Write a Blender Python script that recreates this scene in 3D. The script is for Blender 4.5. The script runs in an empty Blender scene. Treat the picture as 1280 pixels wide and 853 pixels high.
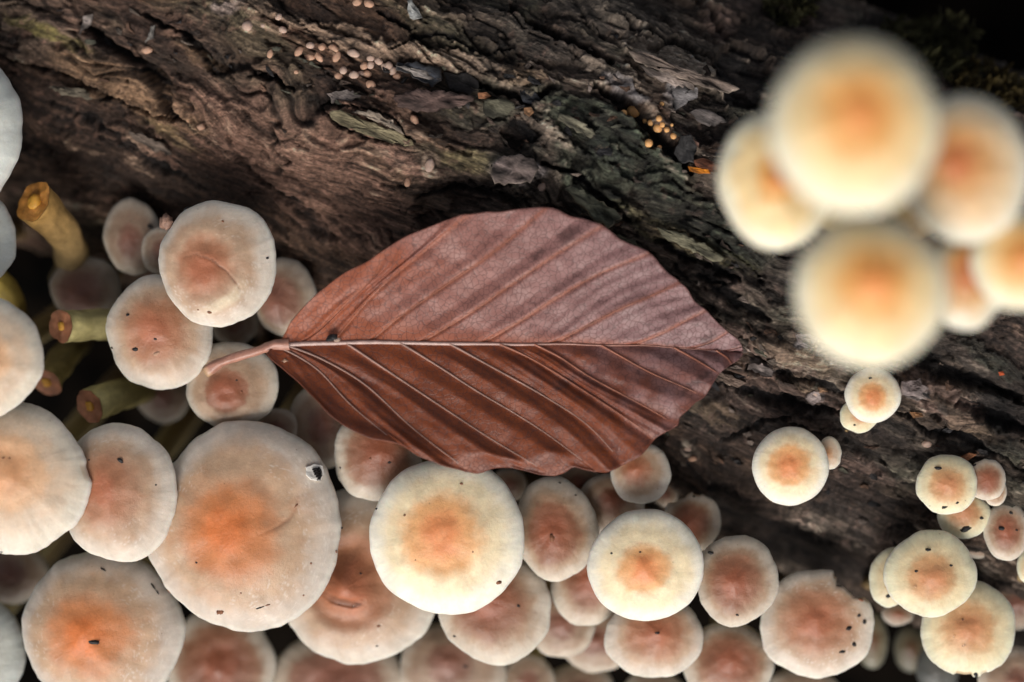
import bpy, bmesh, math, random
import numpy as np
from mathutils import Vector, Matrix, noise as mnoise

random.seed(7)
RNG = np.random.RandomState(11)
S = bpy.context.scene
C = S.collection
R = math.radians

# ------------------------------------------------------------------ camera, world, light (1 unit = 1 cm)
S.unit_settings.system = 'METRIC'
S.unit_settings.scale_length = 0.01
D = 36.0                                    # camera height over the plane z = 0
cam_d = bpy.data.cameras.new('camera')
cam = bpy.data.objects.new('camera', cam_d)
C.objects.link(cam)
cam.location = (0, 0, D)
cam.rotation_euler = (0, 0, 0)
cam_d.sensor_width = 72.0
cam_d.lens = 72.0 * D / 12.8
cam_d.clip_start = 0.5
cam_d.clip_end = 4000
cam_d.dof.use_dof = True
cam_d.dof.focus_distance = D - 0.04
cam_d.dof.aperture_fstop = 0.142
cam_d.dof.aperture_blades = 9
S.camera = cam

SUN_ELEV, SUN_AZ = R(42), R(188)            # azimuth clockwise from +Y
W = bpy.data.worlds.new('World')
S.world = W
W.use_nodes = True
wn = W.node_tree.nodes
wl = W.node_tree.links
wn.clear()
sky = wn.new('ShaderNodeTexSky')
sky.sky_type = 'NISHITA'
sky.sun_disc = False
sky.sun_elevation = SUN_ELEV
sky.sun_rotation = SUN_AZ
sky.air_density = 1.0
sky.dust_density = 4.0
sky.ozone_density = 1.0
hs = wn.new('ShaderNodeHueSaturation')
hs.inputs['Saturation'].default_value = 0.30
bg = wn.new('ShaderNodeBackground')
bg.inputs['Strength'].default_value = 0.085
wo = wn.new('ShaderNodeOutputWorld')
wl.new(sky.outputs[0], hs.inputs['Color'])
wl.new(hs.outputs[0], bg.inputs['Color'])
wl.new(bg.outputs[0], wo.inputs['Surface'])

sd = bpy.data.lights.new('sun', 'SUN')
sd.energy = 2.0
sd.angle = R(34)
sd.color = (1.0, 0.95, 0.88)
sun = bpy.data.objects.new('sun', sd)
C.objects.link(sun)
sv = Vector((math.sin(SUN_AZ) * math.cos(SUN_ELEV), math.cos(SUN_AZ) * math.cos(SUN_ELEV), math.sin(SUN_ELEV)))
sun.rotation_euler = sv.to_track_quat('Z', 'Y').to_euler()
sun.location = sv * 60

S.view_settings.view_transform = 'Standard'
S.view_settings.look = 'None'
S.view_settings.gamma = 1.0
S.view_settings.exposure = 0.34
S.view_settings.use_curve_mapping = False
S.render.engine = 'CYCLES'
S.cycles.use_denoising = True
S.cycles.max_bounces = 6
S.cycles.diffuse_bounces = 3
S.cycles.glossy_bounces = 2
S.cycles.transmission_bounces = 4


# ------------------------------------------------------------------ helpers
def at(px, py, z=0.0):
    """the place at height z that the photograph shows at (px, py)"""
    k = (D - z) / D / 100.0
    return Vector(((px - 640) * k, (426.5 - py) * k, z))


def scale_at(z):
    return (D - z) / D / 100.0


def pix(x, y, z):
    k = D / (D - z) * 100.0
    return 640 + x * k, 426.5 - y * k


def tag(o, label=None, cat=None, group=None, kind=None):
    if label: o['label'] = label
    if cat: o['category'] = cat
    if group: o['group'] = group
    if kind: o['kind'] = kind
    return o


def empty(name, loc):
    o = bpy.data.objects.new(name, None)
    o.empty_display_size = 0.3
    C.objects.link(o)
    o.location = loc
    return o


def mesh_obj(name, verts, faces, mat, parent=None, smooth=True, col=None, origin=None, uv=None):
    """verts in world coordinates; origin moves the object's own origin"""
    v = np.asarray(verts, dtype=np.float32).reshape(-1, 3)
    o0 = Vector(origin) if origin is not None else (parent.matrix_basis.translation.copy() if parent is not None and parent.parent is None else Vector((0, 0, 0)))
    v = v - np.array(o0[:], dtype=np.float32)
    me = bpy.data.meshes.new(name)
    if isinstance(faces, np.ndarray):
        nf, k = faces.shape
        me.vertices.add(len(v)); me.vertices.foreach_set('co', v.ravel())
        me.loops.add(nf * k); me.loops.foreach_set('vertex_index', faces.astype(np.int32).ravel())
        me.polygons.add(nf)
        me.polygons.foreach_set('loop_start', np.arange(0, nf * k, k, dtype=np.int32))
        me.update(calc_edges=True)
    else:
        me.from_pydata([tuple(map(float, p)) for p in v], [], faces)
        me.update()
    if smooth:
        me.polygons.foreach_set('use_smooth', np.ones(len(me.polygons), dtype=bool))
    if col is not None:
        a = me.attributes.new('pigment', 'FLOAT_COLOR', 'POINT')
        c = np.ones((len(v), 4), dtype=np.float32)
        c[:, :3] = np.asarray(col, dtype=np.float32).reshape(-1, 3)
        a.data.foreach_set('color', c.ravel())
    if uv is not None:
        a = me.attributes.new('grain', 'FLOAT_VECTOR', 'POINT')
        a.data.foreach_set('vector', np.asarray(uv, dtype=np.float32).ravel())
    if mat: me.materials.append(mat)
    ob = bpy.data.objects.new(name, me)
    C.objects.link(ob)
    if parent is not None:
        ob.parent = parent
    # keep the world place whatever the parent's origin is
    wp = Vector((0, 0, 0))
    q = parent
    while q is not None:
        wp += q.location
        q = q.parent
    ob.location = o0 - wp
    return ob


def grid_faces(nr, nc, wrap=False):
    i = np.arange(nr - 1)[:, None]
    j = np.arange(nc if wrap else nc - 1)[None, :]
    j2 = (j + 1) % nc
    a = i * nc + j; b = i * nc + j2; c = (i + 1) * nc + j2; d = (i + 1) * nc + j
    return np.stack([a, b, c, d], -1).reshape(-1, 4)


PERM = np.random.RandomState(3).permutation(512).astype(np.int64)
GRAD = np.random.RandomState(5).uniform(0, 2 * np.pi, 512)
GX, GY = np.cos(GRAD), np.sin(GRAD)


def perlin(x, y, seed=0):
    x = np.asarray(x, dtype=np.float64) + seed * 17.31
    y = np.asarray(y, dtype=np.float64) + seed * 9.77
    xi = np.floor(x).astype(np.int64); yi = np.floor(y).astype(np.int64)
    xf = x - xi; yf = y - yi
    u = xf * xf * xf * (xf * (xf * 6 - 15) + 10); v = yf * yf * yf * (yf * (yf * 6 - 15) + 10)

    def g(ix, iy, dx, dy):
        h = PERM[(PERM[ix & 511] + iy) & 511]
        return GX[h] * dx + GY[h] * dy
    n00 = g(xi, yi, xf, yf); n10 = g(xi + 1, yi, xf - 1, yf)
    n01 = g(xi, yi + 1, xf, yf - 1); n11 = g(xi + 1, yi + 1, xf - 1, yf - 1)
    a = n00 + u * (n10 - n00); b = n01 + u * (n11 - n01)
    return (a + v * (b - a)) * 1.5


def fbm(x, y, octv=4, seed=0, gain=0.5, lac=2.03):
    s = 0.0; a = 1.0; t = 0.0
    for k in range(octv):
        s = s + a * perlin(x, y, seed + k * 3)
        t += a; a *= gain; x = x * lac; y = y * lac
    return s / t * 1.4


def sstep(a, b, x):
    t = np.clip((x - a) / (b - a + 1e-12), 0, 1)
    return t * t * (3 - 2 * t)


def mix(a, b, t):
    t = np.asarray(t)[..., None]
    return np.asarray(a) * (1 - t) + np.asarray(b) * t


def dist_line(X, Y, pts):
    """distance of every point to an open polyline, and the share of the way along it"""
    best = np.full(np.shape(X), 1e9); share = np.zeros(np.shape(X))
    n = len(pts) - 1
    for k in range(n):
        (x0, y0), (x1, y1) = pts[k], pts[k + 1]
        dx, dy = x1 - x0, y1 - y0
        t = np.clip(((X - x0) * dx + (Y - y0) * dy) / (dx * dx + dy * dy + 1e-9), 0, 1)
        d = np.hypot(X - x0 - t * dx, Y - y0 - t * dy)
        m = d < best
        best = np.where(m, d, best); share = np.where(m, (k + t) / n, share)
    return best, share


def poly_in(X, Y, pts):
    """signed distance, positive inside"""
    d, _ = dist_line(X, Y, list(pts) + [pts[0]])
    ins = np.zeros(np.shape(X), bool)
    n = len(pts)
    for k in range(n):
        x0, y0 = pts[k]; x1, y1 = pts[(k + 1) % n]
        c = ((y0 > Y) != (y1 > Y)) & (X < (x1 - x0) * (Y - y0) / (y1 - y0 + 1e-12) + x0)
        ins ^= c
    return np.where(ins, d, -d)


def blob(X, Y, cx, cy, rx, ry, rot=0.0):
    """1 inside a soft ellipse, rot in degrees clockwise on the picture"""
    c, s = math.cos(R(rot)), math.sin(R(rot))
    u = ((X - cx) * c + (Y - cy) * s) / rx
    v = (-(X - cx) * s + (Y - cy) * c) / ry
    return 1 - sstep(0.6, 1.25, np.hypot(u, v))


# ------------------------------------------------------------------ materials
def new_mat(name):
    m = bpy.data.materials.new(name)
    m.use_nodes = True
    nt = m.node_tree
    b = nt.nodes['Principled BSDF']
    return m, nt, b


def plain(name, rgb, rough=0.7, var=0.25, scale=14, bump=0.01, sss=0.0, spec=0.4, coat=0.0):
    m, nt, b = new_mat(name)
    tc = nt.nodes.new('ShaderNodeTexCoord')
    n = nt.nodes.new('ShaderNodeTexNoise'); n.inputs['Scale'].default_value = scale; n.inputs['Detail'].default_value = 5
    nt.links.new(tc.outputs['Object'], n.inputs['Vector'])
    r = nt.nodes.new('ShaderNodeValToRGB')
    r.color_ramp.elements[0].position = 0.3; r.color_ramp.elements[1].position = 0.7
    r.color_ramp.elements[0].color = tuple(c * (1 - var) for c in rgb) + (1,)
    r.color_ramp.elements[1].color = tuple(min(1, c * (1 + var)) for c in rgb) + (1,)
    nt.links.new(n.outputs['Fac'], r.inputs[0]); nt.links.new(r.outputs[0], b.inputs['Base Color'])
    bp = nt.nodes.new('ShaderNodeBump'); bp.inputs['Distance'].default_value = bump; bp.inputs['Strength'].default_value = 1
    nt.links.new(n.outputs['Fac'], bp.inputs['Height']); nt.links.new(bp.outputs[0], b.inputs['Normal'])
    b.inputs['Roughness'].default_value = rough
    b.inputs['Specular IOR Level'].default_value = spec
    b.inputs['Coat Weight'].default_value = coat
    if sss:
        b.inputs['Subsurface Weight'].default_value = sss
        b.inputs['Subsurface Radius'].default_value = (1.0, 0.5, 0.25)
        b.inputs['Subsurface Scale'].default_value = 0.08
    return m


def cap_material():
    m, nt, b = new_mat('mushroom_cap_skin')
    N, L = nt.nodes, nt.links
    at_ = N.new('ShaderNodeAttribute'); at_.attribute_name = 'pigment'
    g = N.new('ShaderNodeAttribute'); g.attribute_name = 'grain'
    tc = N.new('ShaderNodeTexCoord')
    # radial fibres: grain = (cos, sin of the angle, radius) so there is no seam
    mp = N.new('ShaderNodeMapping'); mp.inputs['Scale'].default_value = (13, 13, 4)
    L.new(g.outputs['Vector'], mp.inputs['Vector'])
    f = N.new('ShaderNodeTexNoise'); f.inputs['Scale'].default_value = 1.0; f.inputs['Detail'].default_value = 4
    L.new(mp.outputs[0], f.inputs['Vector'])
    n1 = N.new('ShaderNodeTexNoise'); n1.inputs['Scale'].default_value = 26; n1.inputs['Detail'].default_value = 6; n1.inputs['Roughness'].default_value = 0.7
    L.new(tc.outputs['Object'], n1.inputs['Vector'])
    n2 = N.new('ShaderNodeTexNoise'); n2.inputs['Scale'].default_value = 5; n2.inputs['Detail'].default_value = 5
    L.new(tc.outputs['Object'], n2.inputs['Vector'])
    sx = N.new('ShaderNodeSeparateXYZ'); L.new(g.outputs['Vector'], sx.inputs[0])
    rimw = N.new('ShaderNodeMapRange'); rimw.inputs['From Min'].default_value = 0.35; rimw.inputs['From Max'].default_value = 0.85
    L.new(sx.outputs['Z'], rimw.inputs['Value'])
    fmx = N.new('ShaderNodeMix'); fmx.data_type = 'FLOAT'
    L.new(rimw.outputs[0], fmx.inputs['Factor']); L.new(n1.outputs['Fac'], fmx.inputs['A']); L.new(f.outputs['Fac'], fmx.inputs['B'])
    fib_out = fmx.outputs['Result']
    # value variation
    def m_range(src, lo, hi, a=0.3, c=0.7):
        r = N.new('ShaderNodeMapRange'); r.inputs['From Min'].default_value = a; r.inputs['From Max'].default_value = c
        r.inputs['To Min'].default_value = lo; r.inputs['To Max'].default_value = hi
        L.new(src, r.inputs['Value']); return r.outputs[0]
    v1 = m_range(fib_out, 0.94, 1.045)
    v2 = m_range(n1.outputs['Fac'], 0.945, 1.04)
    v3 = m_range(n2.outputs['Fac'], 0.90, 1.06)
    mu = N.new('ShaderNodeMath'); mu.operation = 'MULTIPLY'; L.new(v1, mu.inputs[0]); L.new(v2, mu.inputs[1])
    mu2 = N.new('ShaderNodeMath'); mu2.operation = 'MULTIPLY'; L.new(mu.outputs[0], mu2.inputs[0]); L.new(v3, mu2.inputs[1])
    vm = N.new('ShaderNodeVectorMath'); vm.operation = 'SCALE'
    L.new(at_.outputs['Color'], vm.inputs[0]); L.new(mu2.outputs[0], vm.inputs['Scale'])
    # sparse brown freckles
    vo = N.new('ShaderNodeTexVoronoi'); vo.inputs['Scale'].default_value = 9; vo.inputs['Randomness'].default_value = 1
    L.new(tc.outputs['Object'], vo.inputs['Vector'])
    fr = N.new('ShaderNodeMapRange'); fr.inputs['From Min'].default_value = 0.05; fr.inputs['From Max'].default_value = 0.11
    fr.inputs['To Min'].default_value = 1; fr.inputs['To Max'].default_value = 0
    L.new(vo.outputs['Distance'], fr.inputs['Value'])
    sel = N.new('ShaderNodeSeparateColor'); L.new(vo.outputs['Color'], sel.inputs[0])
    th = N.new('ShaderNodeMath'); th.operation = 'GREATER_THAN'; th.inputs[1].default_value = 0.86; L.new(sel.outputs[0], th.inputs[0])
    fm = N.new('ShaderNodeMath'); fm.operation = 'MULTIPLY'; L.new(fr.outputs[0], fm.inputs[0]); L.new(th.outputs[0], fm.inputs[1])
    fm2 = N.new('ShaderNodeMath'); fm2.operation = 'MULTIPLY'; fm2.inputs[1].default_value = 0.5; L.new(fm.outputs[0], fm2.inputs[0])
    mx = N.new('ShaderNodeMix'); mx.data_type = 'RGBA'
    L.new(fm2.outputs[0], mx.inputs['Factor']); L.new(vm.outputs[0], mx.inputs['A']); mx.inputs['B'].default_value = (0.16, 0.07, 0.03, 1)
    L.new(mx.outputs['Result'], b.inputs['Base Color'])
    bp = N.new('ShaderNodeBump'); bp.inputs['Distance'].default_value = 0.008; bp.inputs['Strength'].default_value = 0.55
    ad = N.new('ShaderNodeMath'); ad.operation = 'ADD'; L.new(fib_out, ad.inputs[0]); L.new(n1.outputs['Fac'], ad.inputs[1])
    L.new(ad.outputs[0], bp.inputs['Height']); L.new(bp.outputs[0], b.inputs['Normal'])
    rr = m_range(n2.outputs['Fac'], 0.33, 0.52)
    L.new(rr, b.inputs['Roughness'])
    b.inputs['Specular IOR Level'].default_value = 0.5
    b.inputs['Subsurface Weight'].default_value = 0.18
    b.inputs['Subsurface Radius'].default_value = (1.0, 0.55, 0.3)
    b.inputs['Subsurface Scale'].default_value = 0.09
    b.inputs['Sheen Weight'].default_value = 0.12
    b.inputs['Sheen Roughness'].default_value = 0.4
    return m


def pigment_material(name, rough=0.8, bump=0.02, scale=20, spec=0.3, var=0.35, wet=False, stretch=None):
    m, nt, b = new_mat(name)
    N, L = nt.nodes, nt.links
    at_ = N.new('ShaderNodeAttribute'); at_.attribute_name = 'pigment'
    if stretch:
        g = N.new('ShaderNodeAttribute'); g.attribute_name = 'grain'
        mp = N.new('ShaderNodeMapping'); mp.inputs['Scale'].default_value = stretch
        L.new(g.outputs['Vector'], mp.inputs['Vector']); vec = mp.outputs[0]
    else:
        vec = N.new('ShaderNodeTexCoord').outputs['Object']
    n = N.new('ShaderNodeTexNoise'); n.inputs['Scale'].default_value = scale; n.inputs['Detail'].default_value = 8; n.inputs['Roughness'].default_value = 0.68
    L.new(vec, n.inputs['Vector'])
    n2 = N.new('ShaderNodeTexNoise'); n2.inputs['Scale'].default_value = (26 if wet else scale * 0.9); n2.inputs['Detail'].default_value = 7; n2.inputs['Roughness'].default_value = 0.7
    L.new(N.new('ShaderNodeTexCoord').outputs['Object'], n2.inputs['Vector'])
    r = N.new('ShaderNodeMapRange'); r.inputs['From Min'].default_value = 0.3; r.inputs['From Max'].default_value = 0.7
    r.inputs['To Min'].default_value = 1 - var; r.inputs['To Max'].default_value = 1 + var
    L.new(n.outputs['Fac'], r.inputs['Value'])
    r2 = N.new('ShaderNodeMapRange'); r2.inputs['From Min'].default_value = 0.3; r2.inputs['From Max'].default_value = 0.7
    r2.inputs['To Min'].default_value = 1 - var * .7; r2.inputs['To Max'].default_value = 1 + var * .7
    L.new(n2.outputs['Fac'], r2.inputs['Value'])
    mu = N.new('ShaderNodeMath'); mu.operation = 'MULTIPLY'; L.new(r.outputs[0], mu.inputs[0]); L.new(r2.outputs[0], mu.inputs[1])
    vm = N.new('ShaderNodeVectorMath'); vm.operation = 'SCALE'
    L.new(at_.outputs['Color'], vm.inputs[0]); L.new(mu.outputs[0], vm.inputs['Scale'])
    L.new(vm.outputs[0], b.inputs['Base Color'])
    ad = N.new('ShaderNodeMath'); ad.operation = 'ADD'; L.new(n.outputs['Fac'], ad.inputs[0]); L.new(n2.outputs['Fac'], ad.inputs[1])
    bp = N.new('ShaderNodeBump'); bp.inputs['Distance'].default_value = bump; bp.inputs['Strength'].default_value = 1
    L.new(ad.outputs[0], bp.inputs['Height']); L.new(bp.outputs[0], b.inputs['Normal'])
    b.inputs['Roughness'].default_value = rough
    b.inputs['Specular IOR Level'].default_value = spec
    if wet:
        w = N.new('ShaderNodeMapRange'); w.inputs['From Min'].default_value = 0.42; w.inputs['From Max'].default_value = 0.6
        w.inputs['To Min'].default_value = 0.35; w.inputs['To Max'].default_value = rough
        L.new(n2.outputs['Fac'], w.inputs['Value']); L.new(w.outputs[0], b.inputs['Roughness'])
    return m


def leaf_material(tint=(1, 1, 1)):
    m, nt, b = new_mat('dry_beech_leaf')
    N, L = nt.nodes, nt.links
    at_ = N.new('ShaderNodeAttribute'); at_.attribute_name = 'pigment'
    tc = N.new('ShaderNodeTexCoord')
    # the fine net of veins, slightly distorted cells
    nz = N.new('ShaderNodeTexNoise'); nz.inputs['Scale'].default_value = 6; nz.inputs['Detail'].default_value = 3
    L.new(tc.outputs['Object'], nz.inputs['Vector'])
    mxv = N.new('ShaderNodeMix'); mxv.data_type = 'RGBA'; mxv.blend_type = 'LINEAR_LIGHT'; mxv.inputs['Factor'].default_value = 0.045
    L.new(tc.outputs['Object'], mxv.inputs['A']); L.new(nz.outputs['Color'], mxv.inputs['B'])
    lines = []
    for sc, w in ((14.5, 0.05), (34, 0.06)):
        vo = N.new('ShaderNodeTexVoronoi'); vo.feature = 'DISTANCE_TO_EDGE'; vo.inputs['Scale'].default_value = sc
        L.new(mxv.outputs['Result'], vo.inputs['Vector'])
        r = N.new('ShaderNodeMapRange'); r.inputs['From Min'].default_value = 0.0; r.inputs['From Max'].default_value = w * 1.6
        r.inputs['To Min'].default_value = 1; r.inputs['To Max'].default_value = 0
        L.new(vo.outputs['Distance'], r.inputs['Value']); lines.append(r.outputs[0])
    l2 = N.new('ShaderNodeMath'); l2.operation = 'MULTIPLY'; l2.inputs[1].default_value = 0.18; L.new(lines[1], l2.inputs[0])
    mxl = N.new('ShaderNodeMath'); mxl.operation = 'MAXIMUM'; L.new(lines[0], mxl.inputs[0]); L.new(l2.outputs[0], mxl.inputs[1])
    net = mxl.outputs[0]
    nf = N.new('ShaderNodeTexNoise'); nf.inputs['Scale'].default_value = 3.2; nf.inputs['Detail'].default_value = 7; nf.inputs['Roughness'].default_value = 0.65
    L.new(tc.outputs['Object'], nf.inputs['Vector'])
    r = N.new('ShaderNodeMapRange'); r.inputs['From Min'].default_value = 0.3; r.inputs['From Max'].default_value = 0.7
    r.inputs['To Min'].default_value = 0.84; r.inputs['To Max'].default_value = 1.14
    L.new(nf.outputs['Fac'], r.inputs['Value'])
    vm = N.new('ShaderNodeVectorMath'); vm.operation = 'SCALE'; L.new(at_.outputs['Color'], vm.inputs[0]); L.new(r.outputs[0], vm.inputs['Scale'])
    nm = N.new('ShaderNodeMath'); nm.operation = 'MULTIPLY'; nm.inputs[1].default_value = 0.68; L.new(net, nm.inputs[0])
    mx = N.new('ShaderNodeMix'); mx.data_type = 'RGBA'
    L.new(nm.outputs[0], mx.inputs['Factor']); L.new(vm.outputs[0], mx.inputs['A']); mx.inputs['B'].default_value = (0.06, 0.028, 0.026, 1)
    L.new(mx.outputs['Result'], b.inputs['Base Color'])
    # relief
    ng = N.new('ShaderNodeMath'); ng.operation = 'MULTIPLY'; ng.inputs[1].default_value = -1.0; L.new(net, ng.inputs[0])
    nn = N.new('ShaderNodeTexNoise'); nn.inputs['Scale'].default_value = 30; nn.inputs['Detail'].default_value = 4
    L.new(tc.outputs['Object'], nn.inputs['Vector'])
    ad = N.new('ShaderNodeMath'); ad.operation = 'ADD'; L.new(ng.outputs[0], ad.inputs[0]); ad.inputs[1].default_value = 0.0
    bp = N.new('ShaderNodeBump'); bp.inputs['Distance'].default_value = 0.004; bp.inputs['Strength'].default_value = 0.5
    L.new(ad.outputs[0], bp.inputs['Height']); L.new(bp.outputs[0], b.inputs['Normal'])
    rr = N.new('ShaderNodeMapRange'); rr.inputs['From Min'].default_value = 0.3; rr.inputs['From Max'].default_value = 0.7
    rr.inputs['To Min'].default_value = 0.42; rr.inputs['To Max'].default_value = 0.45
    L.new(nf.outputs['Fac'], rr.inputs['Value']); L.new(rr.outputs[0], b.inputs['Roughness'])
    b.inputs['Specular IOR Level'].default_value = 0.33
    b.inputs['Sheen Weight'].default_value = 0.0
    b.inputs['Sheen Tint'].default_value = (0.8, 0.7, 0.95, 1)
    return m


M_CAP = cap_material()
M_STEM = pigment_material('mushroom_stem_skin', rough=0.6, bump=0.012, scale=10, var=0.18)
M_GILL = plain('mushroom_gills', (0.30, 0.27, 0.16), 0.8, 0.2, 8)
M_LOG = pigment_material('rotting_wood', rough=0.68, bump=0.06, scale=1.0, var=0.48, wet=True, stretch=(9, 46, 1))
M_CHIP = pigment_material('loose_wood', rough=0.75, bump=0.03, scale=1.0, var=0.6, stretch=(14, 60, 1))
M_LEAF = leaf_material()
M_VEIN = plain('leaf_vein', (0.34, 0.20, 0.16), 0.4, 0.3, 6, spec=0.6)
M_SPECK = plain('dark_dirt', (0.012, 0.010, 0.010), 0.6, 0.3, 30)
M_BROWNSPECK = plain('brown_dirt', (0.20, 0.08, 0.04), 0.7, 0.3, 30)
M_PELLET = plain('tan_pellet', (0.42, 0.25, 0.17), 0.75, 0.25, 12, bump=0.01, sss=0.2)
M_PELLET2 = plain('pale_pellet', (0.42, 0.295, 0.235), 0.75, 0.25, 12, bump=0.01, sss=0.2)
M_ORANGE = plain('orange_bead', (0.62, 0.33, 0.13), 0.55, 0.3, 9, sss=0.2)
M_AMBER = plain('orange_chip', (0.62, 0.22, 0.04), 0.5, 0.35, 7)
M_FLESH = plain('cut_stem_flesh', (0.34, 0.14, 0.07), 0.55, 0.3, 9, bump=0.02, sss=0.3)
M_TORN = plain('torn_stem_flesh', (0.50, 0.22, 0.05), 0.5, 0.45, 6, bump=0.04, sss=0.3)
M_CORE = plain('cut_stem_core', (0.68, 0.34, 0.05), 0.5, 0.2, 9, bump=0.02, sss=0.3)
M_WHITE = plain('white_scrap', (0.78, 0.74, 0.68), 0.8, 0.12, 14)
M_MOSS = plain('moss', (0.055, 0.05, 0.018), 0.9, 0.5, 5, bump=0.05)

mw, ntw, bw = new_mat('water_drop')
bw.inputs['Base Color'].default_value = (1, 1, 1, 1)
bw.inputs['Transmission Weight'].default_value = 1
bw.inputs['Roughness'].default_value = 0.03
bw.inputs['IOR'].default_value = 1.33
M_WATER = mw

# ------------------------------------------------------------------ forest floor
mf, ntf, bf = new_mat('dark_forest_soil')
tc = ntf.nodes.new('ShaderNodeTexCoord')
nf = ntf.nodes.new('ShaderNodeTexNoise'); nf.inputs['Scale'].default_value = 0.9; nf.inputs['Detail'].default_value = 9
ntf.links.new(tc.outputs['Object'], nf.inputs['Vector'])
rf = ntf.nodes.new('ShaderNodeValToRGB')
rf.color_ramp.elements[0].color = (0.002, 0.002, 0.002, 1); rf.color_ramp.elements[0].position = 0.35
rf.color_ramp.elements[1].color = (0.011, 0.008, 0.006, 1); rf.color_ramp.elements[1].position = 0.75
ntf.links.new(nf.outputs['Fac'], rf.inputs[0]); ntf.links.new(rf.outputs[0], bf.inputs['Base Color'])
bf.inputs['Roughness'].default_value = 0.95
bf.inputs['Specular IOR Level'].default_value = 0.0
FLOOR = -8.0
gx = np.concatenate([np.linspace(-3000, -25, 14), np.linspace(-22, 22, 120), np.linspace(25, 3000, 14)])
GXX, GYY = np.meshgrid(gx, gx)
GZ = FLOOR + 0.7 * fbm(GXX * 0.18, GYY * 0.18, 4, 40) * (np.hypot(GXX, GYY) < 60) + 0.15 * fbm(GXX * 1.2, GYY * 1.2, 3, 41)
floor = mesh_obj('ground', np.stack([GXX, GYY, GZ], -1), grid_faces(len(gx), len(gx)), mf)
tag(floor, 'dark soil of the forest floor far below the log', kind='structure')

# ------------------------------------------------------------------ the log
TH = R(23)
AX = np.array([math.cos(TH), -math.sin(TH)])      # along the grain
NX = np.array([math.sin(TH), math.cos(TH)])       # across it
LC, LZ, LA, LB = 2.3, -3.14, 3.6, 3.25


def log_base(s, th):
    lump = 0.16 * perlin(s * 0.13, th * 0.9, 61) + 0.07 * perlin(s * 0.4, th * 2.2, 62)
    a = LA * (1 + lump * 0.6); b = LB * (1 + lump * 0.5)
    d = LC + a * np.sin(th); z = LZ + b * np.cos(th)
    nd, nz = np.sin(th) / a, np.cos(th) / b
    l = np.hypot(nd, nz)
    return d, z + 0.13 * np.minimum(s + 1.0, 0), nd / l, nz / l


WOOD = dict(
    grey=(0.150, 0.122, 0.098), pale=(0.38, 0.30, 0.235), tan=(0.25, 0.175, 0.115), pink=(0.235, 0.155, 0.125),
    brown=(0.085, 0.052, 0.036), black=(0.012, 0.011, 0.012), green=(0.085, 0.098, 0.068), moss=(0.13, 0.13, 0.045),
    lilac=(0.25, 0.22, 0.215), yellow=(0.29, 0.25, 0.13), rust=(0.20, 0.085, 0.04), darkb=(0.045, 0.032, 0.026))

CRACKS = [  # pixel polylines, half width, depth
    ([(0, 68), (35, 82), (75, 92), (105, 103), (132, 118), (160, 132), (190, 143), (232, 150)], 4.5, .28),
    ([(105, 28), (122, 50), (150, 66), (180, 84), (202, 104), (212, 135), (228, 150)], 9, .34),
    ([(180, 20), (235, 45), (255, 70), (270, 90), (300, 82), (340, 98), (365, 112)], 7, .22),
    ([(390, 22), (402, 33), (430, 40), (455, 50), (468, 56)], 3, .2),
    ([(400, 134), (408, 128), (425, 131), (450, 136)], 2.5, .14),
    ([(403, 136), (412, 150), (430, 158), (455, 170), (480, 176), (510, 183)], 2.6, .18),
    ([(440, 133), (470, 138), (495, 152), (505, 168), (520, 178)], 2.3, .15),
    ([(640, 5), (665, 28), (690, 40), (725, 55), (745, 70), (765, 80)], 6, .32),
    ([(770, 30), (800, 45), (830, 58), (880, 72), (905, 90)], 4, .24),
    ([(745, 108), (775, 128), (800, 145), (825, 180), (850, 200), (862, 215)], 11, .42),
    ([(560, 100), (610, 106), (640, 118), (660, 128), (690, 110), (700, 112)], 6, .3),
    ([(680, 205), (712, 214), (735, 232), (755, 250), (775, 262), (785, 275)], 6, .35),
    ([(640, 228), (600, 240), (560, 236), (520, 250)], 5, .16),
    ([(820, 300), (850, 318), (880, 325), (905, 345), (925, 350)], 8, .3),
    ([(875, 345), (905, 365), (935, 385), (960, 400)], 10, .2),
    ([(900, 480), (935, 492), (960, 500), (1000, 512), (1060, 520)], 8, .22),
    ([(900, 555), (930, 545), (960, 530), (990, 522)], 4, .2),
    ([(930, 460), (980, 468), (1020, 478), (1060, 492), (1075, 500)], 6, .2),
    ([(1080, 405), (1120, 430), (1160, 455), (1200, 470), (1280, 500)], 14, .3),
    ([(1125, 515), (1160, 540), (1200, 545), (1235, 565), (1280, 590)], 7, .22),
    ([(1200, 500), (1240, 520), (1280, 540)], 12, .25),
    ([(230, 150), (262, 178), (300, 195), (325, 225), (350, 245)], 5, .12),
    ([(350, 240), (375, 258), (395, 285), (420, 300)], 9, .14),
    ([(60, 130), (110, 150), (160, 180), (200, 215), (260, 245)], 5, .12),
    ([(490, 60), (530, 40), (560, 45), (600, 66), (640, 62)], 4, .12),
    ([(470, 14), (505, 30), (520, 38)], 3, .15),
    ([(865, 0), (885, 18), (900, 35)], 6, .3),
]
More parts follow.
